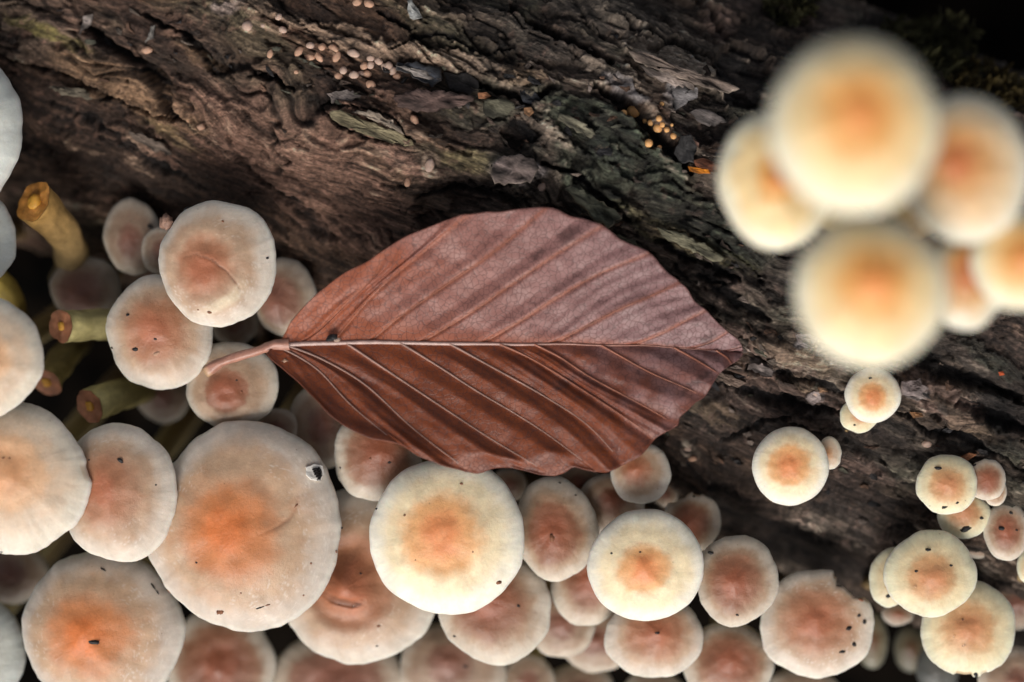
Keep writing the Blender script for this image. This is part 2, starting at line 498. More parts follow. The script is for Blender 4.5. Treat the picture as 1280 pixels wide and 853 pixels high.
PATCHES = [  # centre, radii, tilt, pigment, weight, lift
    (250, 210, 330, 95, 23, 'brown', .75, 0), (330, 180, 150, 60, 23, 'pink', .5, .0), (420, 250, 120, 55, 28, 'pink', .45, 0),
    (60, 55, 90, 28, 18, 'grey', .8, .04), (160, 110, 100, 26, 24, 'tan', .8, .1), (45, 35, 42, 9, 25, 'moss', .7, .02),
    (95, 60, 25, 9, 20, 'moss', .5, .0), (230, 155, 34, 10, 18, 'tan', .8, .03), (183, 180, 26, 9, 35, 'pale', .85, .06),
    (205, 200, 40, 10, 30, 'pink', .8, .03), (215, 170, 40, 8, 28, 'yellow', .35, .0),
    (250, 70, 45, 10, 30, 'tan', .75, .08), (285, 8, 18, 10, 0, 'lilac', .8, .05), (120, 190, 150, 60, 30, 'darkb', .75, -.05),
    (200, 240, 140, 40, 25, 'darkb', .75, -.08), (345, 15, 60, 12, 14, 'grey', .8, .06), (420, 40, 90, 11, 15, 'pale', .55, .1),
    (480, 60, 70, 12, 8, 'pale', .5, .1), (545, 8, 50, 14, 20, 'grey', .9, .1), (560, 75, 60, 11, 15, 'pale', .8, .1),
    (600, 85, 60, 12, 15, 'pale', .65, .12), (655, 95, 30, 12, 10, 'tan', .8, .12), (640, 40, 90, 26, 20, 'grey', .85, .12),
    (760, 20, 90, 24, 22, 'grey', .95, .15), (800, 35, 60, 14, 25, 'grey', .8, .1), (830, 78, 70, 13, 22, 'pale', .75, .16),
    (860, 98, 46, 10, 25, 'pale', .6, .14), (760, 88, 40, 10, 20, 'pale', .6, .12), (780, 112, 32, 8, 28, 'lilac', .85, .12),
    (845, 120, 15, 16, 10, 'lilac', .8, .1), (900, 28, 26, 18, 25, 'pink', .6, .1), (905, 40, 12, 9, 0, 'black', 1, -.2),
    (930, 95, 50, 38, 20, 'black', .9, -.25), (880, 150, 46, 34, 20, 'black', .8, -.18), (985, 20, 40, 20, 30, 'darkb', .7, -.1),
    (440, 115, 70, 14, 20, 'darkb', .8, -.06), (505, 120, 50, 14, 12, 'pink', .55, .12), (540, 128, 60, 12, 5, 'brown', .6, .1),
    (590, 135, 60, 22, 10, 'green', .5, -.02), (650, 165, 26, 18, 0, 'black', .95, -.25), (648, 212, 34, 18, 8, 'lilac', .9, .16),
    (655, 208, 16, 8, 8, 'pink', .6, .0), (585, 200, 40, 15, 10, 'yellow', .4, .04), (560, 170, 60, 14, 8, 'brown', .7, .08),
    (600, 238, 80, 16, 4, 'black', .75, -.1), (500, 200, 40, 10, 35, 'pink', .8, .02), (537, 205, 9, 18, 10, 'pale', .75, .05),
    (740, 160, 70, 34, 30, 'green', .95, .18), (800, 200, 80, 36, 38, 'green', .95, .2), (740, 215, 60, 22, 35, 'green', .8, .14),
    (690, 165, 34, 9, 32, 'pale', .5, .1), (745, 250, 50, 20, 36, 'green', .85, .24), (850, 260, 70, 26, 30, 'green', .8, .14),
    (820, 285, 70, 14, 25, 'yellow', .4, .1), (775, 272, 9, 5, -30, 'pale', .9, .05), (900, 290, 44, 22, 20, 'green', .7, .05),
    (855, 300, 60, 10, 25, 'tan', .55, .1), (900, 320, 60, 14, 22, 'moss', .28, .04), (940, 310, 40, 20, 20, 'green', .6, .05),
    (880, 340, 44, 16, 20, 'black', .75, -.14), (960, 360, 50, 20, 20, 'darkb', .6, -.05), (940, 425, 60, 18, 18, 'pink', .85, .12),
    (990, 440, 50, 14, 22, 'tan', .55, .1), (951, 460, 18, 6, 20, 'lilac', .9, .1), (1005, 425, 10, 6, 0, 'lilac', .9, .08),
    (1080, 395, 60, 22, 22, 'darkb', .6, 0), (930, 505, 90, 30, 20, 'black', .6, -.1), (890, 520, 40, 14, 25, 'tan', .4, .06),
    (1030, 520, 60, 16, 22, 'black', .6, -.08), (1000, 478, 26, 8, 24, 'tan', .5, .08), (1018, 495, 9, 8, 0, 'lilac', .8, .06),
    (1040, 510, 26, 8, 30, 'pink', .7, .06), (1180, 500, 60, 22, 30, 'pink', .85, .14), (1140, 485, 18, 11, 0, 'lilac', .75, .08),
    (1178, 508, 9, 9, 0, 'lilac', .8, .06), (1200, 520, 50, 12, 35, 'tan', .6, .1), (1190, 440, 60, 18, 30, 'grey', .6, .08),
    (1240, 450, 50, 12, 35, 'green', .6, .1), (1255, 515, 50, 24, 20, 'black', .8, -.15), (1225, 565, 40, 14, 25, 'grey', .6, .06),
    (1270, 570, 40, 14, 25, 'green', .4, .06), (1085, 590, 50, 12, 25, 'pink', .65, .06), (1090, 555, 60, 22, 20, 'darkb', .7, -.05),
    (1080, 640, 90, 40, 25, 'darkb', .55, 0), (880, 580, 60, 30, 25, 'brown', .6, 0), (940, 650, 70, 30, 25, 'darkb', .8, -.05),
    (860, 565, 12, 6, 30, 'pale', .7, .05), (1050, 700, 100, 34, 20, 'black', .6, -.1), (1140, 10, 120, 30, 23, 'black', .9, -.1),
    (1240, 90, 120, 40, 23, 'black', .8, -.1), (700, 320, 200, 60, 20, 'darkb', .6, -.2), (1000, 600, 60, 30, 20, 'brown', .5, 0),
]

s_ar = np.concatenate([np.linspace(-60, -8.6, 90)[:-1], np.linspace(-8.6, 8.6, 960), np.linspace(8.6, 60, 90)[1:]])
t_ar = np.concatenate([np.linspace(R(-178), R(-100), 20)[:-1], np.linspace(R(-100), R(-72), 50)[:-1], np.linspace(R(-72), R(66), 440), np.linspace(R(66), R(100), 50)[1:], np.linspace(R(100), R(178), 20)[1:]])
SS, TT = np.meshgrid(s_ar, t_ar)
d0, z0, nd, nz = log_base(SS, TT)
x0 = SS * AX[0] + d0 * NX[0]; y0 = SS * AX[1] + d0 * NX[1]
PX, PY = pix(x0, y0, z0)
ARC = TT * 3.4
# wander of the grain
gw = 0.55 * fbm(SS * 0.16, ARC * 0.25, 3, 1) + 0.16 * fbm(SS * 0.7, ARC * 0.9, 3, 2)
U, V = SS + 0.15 * fbm(SS * 1.1, ARC * 1.1, 2, 4), ARC + gw
CALM = blob(PX, PY, 180, 290, 330, 130, 24)
WX = PX + 9 * fbm(PX / 42, PY / 42, 3, 7) + 3.5 * fbm(PX / 10, PY / 10, 3, 8)
WY = PY + 9 * fbm(PX / 42, PY / 42, 3, 9) + 3.5 * fbm(PX / 10, PY / 10, 3, 10)

h = np.zeros_like(SS)
fib = fbm(U * 0.75, V * 4.2, 5, 12, gain=0.6)
fine = fbm(U * 2.6, V * 15, 4, 14, gain=0.62)
h += 0.055 * fib + 0.022 * fine
# flaking layers with sharp broken edges
pl = fbm(U * 0.42, V * 1.15, 4, 20, gain=0.55) + 0.16 * fbm(U * 3.3, V * 5, 3, 21)
lay1 = sstep(-0.05, -0.015, pl); lay2 = sstep(0.20, 0.228, pl); lay3 = sstep(0.40, 0.425, pl)
pl2 = fbm(U * 1.1 + 7, V * 3.1, 4, 23, gain=0.6)
ch = sstep(0.12, 0.16, pl2)
h += 0.12 * lay1 + 0.09 * lay2 + 0.06 * lay3 + 0.035 * ch - 0.12
# lumpy decayed matter
lump = fbm(x0 * 2.1, y0 * 2.1, 5, 30, gain=0.6)
h += 0.032 * lump * (1 - .5 * CALM)
# long splits
rid = np.abs(fbm(U * 0.32, V * 2.3, 3, 33))
split = 1 - sstep(0.0, 0.05, rid)
split *= sstep(-0.1, 0.25, fbm(U * 0.5, V * 0.8, 2, 34))
h -= 0.16 * split
pits = 1 - sstep(0.0, 0.12, np.abs(fbm(x0 * 3.2, y0 * 3.2, 3, 36)) + 0.35 * (1 - sstep(0.1, 0.5, fbm(x0 * .8, y0 * .8, 2, 37))))
h -= 0.05 * pits * (1 - CALM)

c_brown, c_grey, c_black, c_tan = (np.array(WOOD[k]) for k in ('brown', 'grey', 'black', 'tan'))
tone = sstep(-0.5, 0.5, fbm(U * 0.28, V * 0.7, 4, 50))
col = mix(c_brown, c_grey, tone)
col = mix(col, WOOD['pink'], 0.55 * sstep(0.05, 0.45, fbm(U * 0.5, V * 1.1, 4, 51)))
col = mix(col, WOOD['green'], 0.55 * sstep(0.1, 0.45, fbm(U * 0.33, V * 0.9, 4, 52)))
# weights of the hand-placed patches wander with the noise so their rims are ragged
rag = fbm(U * 1.6, V * 6.5, 4, 55, gain=0.6)
for (cx, cy, rx, ry, rot, cn, wgt, lift) in PATCHES:
    b_ = blob(WX, WY, cx, cy, rx, ry, rot)
    a_ = np.clip(b_ * 1.35 + 0.38 * rag * sstep(0.02, 0.5, b_), 0, 1)
    col = mix(col, WOOD[cn], a_ * wgt)
    h += lift * sstep(0.35, 0.5, b_ + 0.22 * rag)
# underlayer wood where flakes are gone is dark and rotten
col = mix(col, c_black, 0.6 * (1 - lay1) * sstep(-0.35, 0.15, rag + 0.15))
col = mix(col, WOOD['darkb'], 0.35 * (1 - lay2) * (1 - ch))
col = mix(col, c_black, 0.85 * split)
col = mix(col, c_black, 0.6 * pits)
col = mix(col, WOOD['pale'], 0.45 * sstep(0.18, 0.5, fine * 0.7 + fib * 0.5 + 0.12) * lay2)
col = mix(col, c_black, 0.45 * sstep(0.1, 0.5, -fine * 0.7 - fib * 0.6))
streak = fbm(U * 1.3, V * 24, 4, 57, gain=0.7)
big = fbm(U * 0.5, V * 1.6, 3, 58)
col = mix(col, np.clip(col * 2.4, 0, .5), 0.8 * sstep(0.08, 0.5, streak + 0.3 * big))
col = mix(col, c_black, 0.55 * sstep(0.1, 0.5, -streak + 0.35 * fbm(U * .8, V * 2.4, 3, 59)))
grit = fbm(x0 * 9, y0 * 9, 3, 60)
col = mix(col, WOOD['pink'], 0.5 * sstep(0.25, 0.5, grit) * sstep(0, .4, big))
for pts, w_, dep in CRACKS:
    dd, sh = dist_line(PX + 5.0 * fbm(PX / 16, PY / 16, 3, 70), PY + 5.0 * fbm(PX / 16, PY / 16, 3, 71), pts)
    ww = w_ * (0.35 + 0.65 * np.sin(np.pi * np.clip(sh, 0.06, 0.94))) * (1 + 0.6 * rag)
    k = 1 - sstep(0.45, 1.15, dd / np.maximum(ww, 0.6))
    h -= dep * k
    col = mix(col, c_black, 0.92 * k)
    lip = np.exp(-((dd - ww * 1.5) / (ww * .5 + 1)) ** 2)
    h += 0.03 * lip
for (cx, cy, rx, ry, rot, cn, wgt, lift) in PATCHES:
    if cn in ('pale', 'lilac', 'tan', 'pink', 'moss', 'yellow'):
        b_ = blob(WX, WY, cx, cy, rx, ry, rot)
        col = mix(col, np.array(WOOD[cn]) * (1.45 if cn in ('pale', 'lilac') else 1.1), b_ * wgt * 0.8 * sstep(-0.25, 0.3, streak + 0.6 * rag))
col *= (0.82 + 0.5 * fine + 0.25 * fib + 0.3 * lump)[..., None]
warm = (1 - sstep(420, 760, PX))[..., None]
col = col * (1 + warm * np.array((0.22, 0.05, -0.06)))
crumb = fbm(x0 * 17, y0 * 17, 3, 64, gain=.7)
col = col * (1 + 0.55 * crumb)[..., None]
col = np.clip(col * 1.24, 0.006, 0.62)
h = np.where(h > 0, h * 0.62, h * 0.66)
lx = d0 + nd * h
lz = z0 + nz * h
LXW = SS * AX[0] + lx * NX[0]; LYW = SS * AX[1] + lx * NX[1]
log = mesh_obj('fallen_log', np.stack([LXW, LYW, lz], -1), grid_faces(len(t_ar), len(s_ar)), M_LOG, col=col.reshape(-1, 3),
               uv=np.stack([U, V, np.zeros_like(U)], -1), origin=(0, 0, 0))
tag(log, 'rotting dark fallen log with cracked flaking bark running diagonally behind the mushrooms', 'log')

# coarse lookup of the log's surface, for setting things down on it
_i = (t_ar > R(-88)) & (t_ar < R(88))
_LP = np.stack([LXW[_i][::2, ::2].ravel(), LYW[_i][::2, ::2].ravel(), lz[_i][::2, ::2].ravel()], -1)
_m = (np.abs(_LP[:, 0]) < 9.5) & (np.abs(_LP[:, 1]) < 8)
_LP = _LP[_m]
_LPX, _LPY = pix(_LP[:, 0], _LP[:, 1], _LP[:, 2])


def log_hit(px, py):
    """the log's surface point that the photograph shows at (px, py), or None"""
    dd = (_LPX - px) ** 2 + (_LPY - py) ** 2
    near = np.where(dd < 12)[0]
    if len(near) == 0:
        k = int(np.argmin(dd))
        return (Vector(_LP[k]), dd[k] < 200)
    k = near[np.argmax(_LP[near, 2])]
    return Vector(_LP[k]), True


def log_z(x, y):
    dd = (_LP[:, 0] - x) ** 2 + (_LP[:, 1] - y) ** 2
    k = int(np.argmin(dd))
    return float(_LP[k, 2]) if dd[k] < 0.02 else None


# chips and flakes of wood lying in the rot: real pieces with thickness
def flake_mesh(name, pts, z, thick, rgb, mat, parent, tilt=(0, 0), jag=0.42, seed=0, dome=0.3, edge=None):
    """pts: outline in pixels; an uneven slab with a ragged rim"""
    rnd = random.Random(seed)
    out = []
    n = len(pts)
    for k in range(n):
        x0_, y0_ = pts[k]; x1_, y1_ = pts[(k + 1) % n]
        L_ = math.hypot(x1_ - x0_, y1_ - y0_)
        m_ = max(1, int(L_ / 5))
        for q in range(m_):
            f_ = q / m_
            j = jag * 5
            out.append((x0_ + (x1_ - x0_) * f_ + rnd.uniform(-j, j), y0_ + (y1_ - y0_) * f_ + rnd.uniform(-j, j)))
    cx = sum(p[0] for p in out) / len(out); cy = sum(p[1] for p in out) / len(out)
    c0 = at(cx, cy, z)
    V_, F_, K_ = [], [], []
    rings = [(1.0, -1.0), (1.0, 0.0), (0.93, 0.8), (0.7, 1.0), (0.4, 1.0)]
    m_ = len(out)
    for ri, (f_, zz) in enumerate(rings):
        for (x_, y_) in out:
            w = at(cx + (x_ - cx) * f_, cy + (y_ - cy) * f_, z)
            nn_ = mnoise.noise(Vector((w.x * 3.1, w.y * 3.1, seed))) * thick * 0.9 * (ri > 1) + mnoise.noise(Vector((w.x * 9, w.y * 9, seed))) * thick * 0.8 * (ri > 1)
            dz = (w.x - c0.x) * tilt[0] + (w.y - c0.y) * tilt[1]
            V_.append((w.x, w.y, z + dz + thick * (zz * dome if zz > 0 else zz) + nn_))
            sa_, da_ = w.x * AX[0] + w.y * AX[1], w.x * NX[0] + w.y * NX[1]
            s_ = max(.15, 0.75 + 1.1 * mnoise.noise(Vector((sa_ * 2.5, da_ * 14, seed + 5))) + .5 * mnoise.noise(Vector((w.x * 7, w.y * 7, seed))))
            base = rgb if (ri > 1 or edge is None) else edge
            K_.append([c * s_ * .85 for c in base])
    V_.append((c0.x, c0.y, z + thick * dome)); K_.append(list(rgb))
    for ri in range(len(rings) - 1):
        for k in range(m_):
            F_.append((ri * m_ + k, ri * m_ + (k + 1) % m_, (ri + 1) * m_ + (k + 1) % m_, (ri + 1) * m_ + k))
    b_ = (len(rings) - 1) * m_
    for k in range(m_):
        F_.append((b_ + k, b_ + (k + 1) % m_, len(V_) - 1))
    F_.append(tuple(reversed(range(m_))))
    # outline may run either way: make the top face up
    ar = sum(V_[k][0] * V_[(k + 1) % m_][1] - V_[(k + 1) % m_][0] * V_[k][1] for k in range(m_))
    if ar < 0:
        F_ = [tuple(reversed(f)) for f in F_]
    return mesh_obj(name, V_, F_, mat, parent, smooth=len(out) > 18, col=K_, origin=tuple(c0),
                    uv=[(v[0] * AX[0] + v[1] * AX[1], v[0] * NX[0] + v[1] * NX[1] + v[2] * .3, 0) for v in V_])


FLAKES = [
    ('splinter', [(410, 140), (425, 138), (450, 147), (478, 158), (500, 166), (518, 180), (512, 182), (486, 177), (455, 169), (430, 157), (414, 150)], .05, (0.30, 0.25, 0.15), -.02, None),
    ('splinter', [(440, 139), (462, 139), (485, 148), (500, 160), (508, 170), (492, 163), (470, 152)], .05, (0.34, 0.27, 0.21), .06, None),
    ('bark_flake', [(493, 80), (520, 78), (552, 86), (553, 103), (540, 108), (516, 95), (495, 86)], .10, (0.055, 0.058, 0.07), .1, (0.3, 0.27, 0.26)),
    ('splinter', [(495, 82), (525, 88), (548, 92), (551, 101), (535, 98), (512, 92)], .05, (0.40, 0.35, 0.32), .22, None),
    ('bark_flake', [(555, 92), (590, 92), (600, 108), (585, 120), (560, 112)], .08, (0.03, 0.026, 0.026), .06, None),
    ('bark_flake', [(492, 118), (520, 112), (560, 115), (590, 118), (592, 128), (560, 136), (528, 140), (498, 132)], .12, (0.15, 0.095, 0.082), .1, None),
    ('bark_flake', [(604, 125), (630, 122), (645, 130), (640, 145), (615, 148), (602, 138)], .12, (0.14, 0.13, 0.09), .12, None),
    ('bark_flake', [(650, 113), (668, 112), (680, 128), (672, 136), (655, 130)], .10, (0.035, 0.037, 0.045), .12, None),
    ('bark_flake', [(706, 234), (722, 232), (745, 248), (770, 262), (778, 272), (762, 284), (748, 278), (725, 256)], .16, (0.12, 0.12, 0.085), .2, (0.33, 0.28, 0.2)),
    ('bark_flake', [(616, 205), (628, 196), (648, 194), (668, 197), (674, 212), (664, 228), (640, 231), (620, 230), (614, 218)], .14, (0.21, 0.16, 0.145), .16, (0.42, 0.34, 0.29)),
    ('bark_flake', [(800, 82), (822, 84), (848, 96), (870, 108), (866, 114), (838, 106), (808, 94)], .10, (0.30, 0.24, 0.21), .12, None),
    ('bark_flake', [(838, 108), (852, 104), (864, 112), (874, 108), (870, 120), (858, 132), (846, 138), (838, 128)], .08, (0.24, 0.22, 0.22), .14, None),
    ('bark_flake', [(862, 140), (880, 135), (905, 145), (910, 152), (890, 158), (870, 152)], .08, (0.20, 0.17, 0.16), .12, None),
    ('splinter', [(786, 62), (812, 68), (850, 82), (880, 94), (912, 104), (926, 112), (905, 116), (870, 104), (830, 90), (796, 76)], .10, (0.27, 0.205, 0.17), .16, (0.4, 0.32, 0.26)),
    ('splinter', [(700, 140), (725, 150), (748, 170), (740, 174), (716, 162), (698, 150)], .07, (0.22, 0.2, 0.14), .1, None),
    ('bark_flake', [(848, 172), (862, 170), (872, 184), (866, 202), (850, 205), (842, 190)], .10, (0.045, 0.042, 0.042), .05, None),
    ('splinter', [(854, 168), (862, 170), (876, 180), (874, 186), (862, 180)], .07, (0.36, 0.20, 0.15), .14, None),
    ('splinter', [(936, 455), (952, 455), (966, 464), (964, 470), (948, 468), (934, 461)], .07, (0.32, 0.26, 0.24), .12, None),
    ('splinter', [(996, 418), (1012, 417), (1022, 424), (1018, 432), (1000, 430)], .08, (0.33, 0.27, 0.25), .12, None),
    ('bark_flake', [(1010, 490), (1024, 488), (1028, 500), (1018, 508), (1008, 500)], .08, (0.38, 0.31, 0.29), .1, None),
    ('bark_flake', [(1126, 476), (1150, 474), (1160, 486), (1150, 496), (1130, 494)], .10, (0.30, 0.24, 0.23), .12, None),
    ('splinter', [(895, 462), (915, 470), (932, 480), (925, 486), (905, 478)], .06, (0.20, 0.14, 0.11), .1, None),
    ('splinter', [(970, 476), (992, 482), (1012, 492), (1006, 498), (980, 490)], .06, (0.22, 0.15, 0.12), .1, None),
    ('bark_flake', [(728, 278), (750, 285), (790, 300), (806, 312), (798, 318), (765, 305), (735, 292)], .08, (0.20, 0.185, 0.13), .08, None),
    ('bark_flake', [(820, 282), (850, 290), (880, 305), (905, 322), (895, 328), (862, 312), (826, 296)], .08, (0.23, 0.21, 0.14), .1, None),
    ('bark_flake', [(60, 108), (100, 110), (128, 122), (110, 124), (78, 118)], .06, (0.18, 0.15, 0.11), .06, None),
    ('splinter', [(160, 164), (180, 168), (208, 184), (216, 192), (196, 190), (170, 178)], .04, (0.22, 0.165, 0.13), .07, None),
    ('splinter', [(508, 0), (518, 2), (522, 14), (526, 22), (512, 24), (508, 12)], .06, (0.52, 0.52, 0.50), .12, None),
    ('splinter', [(105, 22), (118, 18), (112, 34), (100, 42)], .05, (0.36, 0.30, 0.27), .1, None),
    ('splinter', [(188, 34), (193, 32), (192, 46), (182, 54)], .05, (0.34, 0.31, 0.28), .1, None),
    ('bark_flake', [(408, 118), (432, 112), (452, 118), (440, 128), (415, 128)], .06, (0.28, 0.23, 0.21), .06, None),
]
for k, (nm, pts, th_, rgb, up, edge) in enumerate(FLAKES):
    cx = sum(p[0] for p in pts) / len(pts); cy = sum(p[1] for p in pts) / len(pts)
    hp, ok = log_hit(cx, cy)
    flake_mesh(nm, pts, hp.z + up * 0.5 + 0.03, th_, rgb, M_CHIP, log, tilt=(RNG.uniform(-.06, .06), RNG.uniform(-.06, .06)), seed=k, edge=edge)

zones = [(430, 115, 100, 40), (600, 130, 90, 60), (650, 180, 80, 40), (860, 150, 60, 70), (900, 340, 60, 50), (950, 480, 90, 60), (1150, 470, 100, 60),
         (1230, 560, 60, 60), (300, 60, 120, 50), (760, 110, 80, 50), (780, 260, 90, 60), (930, 430, 60, 40), (880, 560, 60, 60), (1080, 600, 80, 60), (150, 60, 140, 50)]
palette = [(0.10, 0.07, 0.055), (0.2, 0.155, 0.125), (0.045, 0.04, 0.04), (0.3, 0.235, 0.2), (0.12, 0.115, 0.085), (0.16, 0.09, 0.06), (0.03, 0.028, 0.03), (0.07, 0.05, 0.04)]
for k in range(230):
    zx, zy, zr, zq = zones[k % len(zones)]
    cx = zx + RNG.normal() * zr * 0.55; cy = zy + RNG.normal() * zq * 0.55
    hp, ok = log_hit(cx, cy)
    if not ok: continue
    ln = RNG.uniform(3, 11); wd = ln * RNG.uniform(0.16, 0.55)
    an = R(23 + RNG.normal() * 22)
    n_ = RNG.randint(5, 8); pts = []
    for q in range(n_):
        t_ = 2 * math.pi * q / n_
        rr_ = RNG.uniform(0.75, 1.1)
        u_, v_ = ln * rr_ * math.cos(t_), wd * rr_ * math.sin(t_)
        pts.append((cx + u_ * math.cos(an) - v_ * math.sin(an), cy + u_ * math.sin(an) + v_ * math.cos(an)))
    flake_mesh('bark_flake', pts, hp.z + 0.01, RNG.uniform(.03, .07), palette[RNG.randint(len(palette))], M_CHIP, log,
               tilt=(RNG.uniform(-.4, .4), RNG.uniform(-.4, .4)), seed=100 + k)

# moss tufts on the far shoulder of the log (blurred, top right)
def tuft(name, px, py, rad, n, seed, label, mat):
    rnd = random.Random(seed)
    hp, ok = log_hit(px, py)
    V_, F_ = [], []
    for k in range(n):
        a = rnd.uniform(0, 6.28); r_ = rad * math.sqrt(rnd.random())
        x_ = hp.x + r_ * math.cos(a) * 1.3; y_ = hp.y + r_ * math.sin(a)
        zz = log_z(x_, y_)
        if zz is None: zz = hp.z
        hh = rnd.uniform(.12, .35); lean = Vector((rnd.uniform(-.15, .15), rnd.uniform(-.15, .15), hh))
        b0 = Vector((x_, y_, zz - .03)); w_ = Vector((math.cos(a * 3), math.sin(a * 3), 0)) * 0.03
        i0 = len(V_)
        V_ += [b0 - w_, b0 + w_, b0 + lean * .6 + w_ * 1.2, b0 + lean, b0 + lean * .6 - w_ * 1.2]
        F_.append((i0, i0 + 1, i0 + 2, i0 + 3, i0 + 4))
    o = mesh_obj(name, [tuple(v) for v in V_], F_, mat, None, smooth=False, origin=tuple(hp))
    tag(o, label, kind='stuff')
    return o


tuft('moss', 1128, 45, .22, 240, 1, 'small green moss tuft on the dark log at the top right', M_MOSS)
tuft('moss', 1175, 62, .42, 700, 2, 'larger olive moss patch behind the tallest blurred mushroom', M_MOSS)
tuft('moss', 1235, 110, .38, 500, 3, 'brownish moss along the log shoulder at the right edge', plain('brown_moss', (0.085, 0.06, 0.018), 0.9, 0.5, 5))
tuft('moss', 985, 8, .25, 200, 4, 'small moss patch at the top of the log left of the blurred cluster', M_MOSS)


# ------------------------------------------------------------------ mushrooms
# pigment sets: centre, ring, field, rim
PAL = {
    'bright': ((0.74, 0.27, 0.10), (0.77, 0.40, 0.17), (0.85, 0.70, 0.46), (0.88, 0.83, 0.70)),
    'amber': ((0.60, 0.19, 0.06), (0.66, 0.33, 0.12), (0.76, 0.54, 0.31), (0.78, 0.73, 0.58)),
    'orange': ((0.64, 0.18, 0.05), (0.55, 0.205, 0.08), (0.51, 0.33, 0.22), (0.60, 0.51, 0.455)),
    'rose': ((0.40, 0.135, 0.068), (0.38, 0.165, 0.09), (0.47, 0.31, 0.215), (0.63, 0.54, 0.475)),
    'brown': ((0.30, 0.092, 0.046), (0.26, 0.105, 0.058), (0.38, 0.245, 0.165), (0.59, 0.50, 0.425)),
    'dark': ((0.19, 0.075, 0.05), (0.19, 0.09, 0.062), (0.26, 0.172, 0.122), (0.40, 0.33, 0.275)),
    'pale': ((0.56, 0.53, 0.46), (0.56, 0.54, 0.47), (0.56, 0.56, 0.50), (0.58, 0.60, 0.56)),
    'cream': ((0.62, 0.31, 0.15), (0.66, 0.40, 0.23), (0.62, 0.47, 0.34), (0.68, 0.61, 0.50)),
    'yellow': ((0.58, 0.25, 0.11), (0.58, 0.32, 0.15), (0.70, 0.57, 0.35), (0.74, 0.70, 0.50)),
    'blur': ((0.76, 0.28, 0.07), (0.79, 0.40, 0.12), (0.83, 0.62, 0.32), (0.86, 0.80, 0.60)),
}
GROUPS = {'l': 'mushrooms of the left cluster', 'b': 'mushrooms of the cluster below the leaf', 'r': 'small mushrooms growing on the log at the right',
          'u': 'tall blurred mushrooms in the upper right corner'}


def cap_outline(th, rx, ry, rot, rough, seed, notches):
    c, s = math.cos(rot), math.sin(rot)
    ca, sa = np.cos(th) * c + np.sin(th) * s, -np.cos(th) * s + np.sin(th) * c
    r = 1.0 / np.sqrt((ca / rx) ** 2 + (sa / ry) ** 2)
    w = perlin(np.cos(th) * 1.1 + seed, np.sin(th) * 1.1, 80) * 0.045 + perlin(np.cos(th) * 2.8 + seed, np.sin(th) * 2.8, 81) * 0.018 \
        + perlin(np.cos(th) * 9 + seed, np.sin(th) * 9, 82) * 0.006
    r = r * (1 + w * rough * 1.3)
    for (a0, half, depth) in notches:
        dlt = np.abs((th - R(a0) + np.pi) % (2 * np.pi) - np.pi) / R(half)
        jag = 0.18 * perlin(th * 14 + seed, th * 0 + .5, 83)
        r = r * (1 - depth * (1 - sstep(0.55, 1.0, dlt + jag)))
    return r


def tube(path, radii, seg=18, wob=0.0, seed=0):
    pts = [Vector(p) for p in path]
    n = len(pts)
    V_, F_ = [], []
    prev = None
    for i, p in enumerate(pts):
        t = (pts[min(i + 1, n - 1)] - pts[max(i - 1, 0)]).normalized()
        if prev is None:
            a = t.orthogonal().normalized()
        else:
            a = (prev - t * prev.dot(t)).normalized()
        prev = a
        b_ = t.cross(a)
        for k in range(seg):
            th = 2 * math.pi * k / seg
            rr = radii[i] * (1 + wob * mnoise.noise(Vector((math.cos(th) * 1.5, math.sin(th) * 1.5, i * .25 + seed))))
            V_.append(p + (a * math.cos(th) + b_ * math.sin(th)) * rr)
    for i in range(n - 1):
        for k in range(seg):
            F_.append((i * seg + k, i * seg + (k + 1) % seg, (i + 1) * seg + (k + 1) % seg, (i + 1) * seg + k))
    return V_, F_


def bez(p0, p1, p2, p3, n):
    out = []
    for i in range(n + 1):
        t = i / n; u = 1 - t
        out.append(p0 * u ** 3 + p1 * 3 * u * u * t + p2 * 3 * u * t * t + p3 * t ** 3)
    return out


def ball_mesh(c, r, sx=1, sy=1, sz=1, ang=0, jag=0.15, seg=8, rings=6, seed=0):
    V_, F_ = [], []
    ca, sa = math.cos(ang), math.sin(ang)
    for i in range(rings + 1):
        ph = math.pi * i / rings
        for k in range(seg):
            th = 2 * math.pi * k / seg
            v = Vector((math.sin(ph) * math.cos(th), math.sin(ph) * math.sin(th), math.cos(ph)))
            v *= r * (1 + jag * mnoise.noise(v * 1.7 + Vector((seed, 0, 0))))
            x_, y_ = v.x * sx, v.y * sy
            V_.append(Vector((c[0] + x_ * ca - y_ * sa, c[1] + x_ * sa + y_ * ca, c[2] + v.z * sz)))
    for i in range(rings):
        for k in range(seg):
            F_.append((i * seg + k, (i + 1) * seg + k, (i + 1) * seg + (k + 1) % seg, i * seg + (k + 1) % seg))
    return V_, F_


CAPS = {}


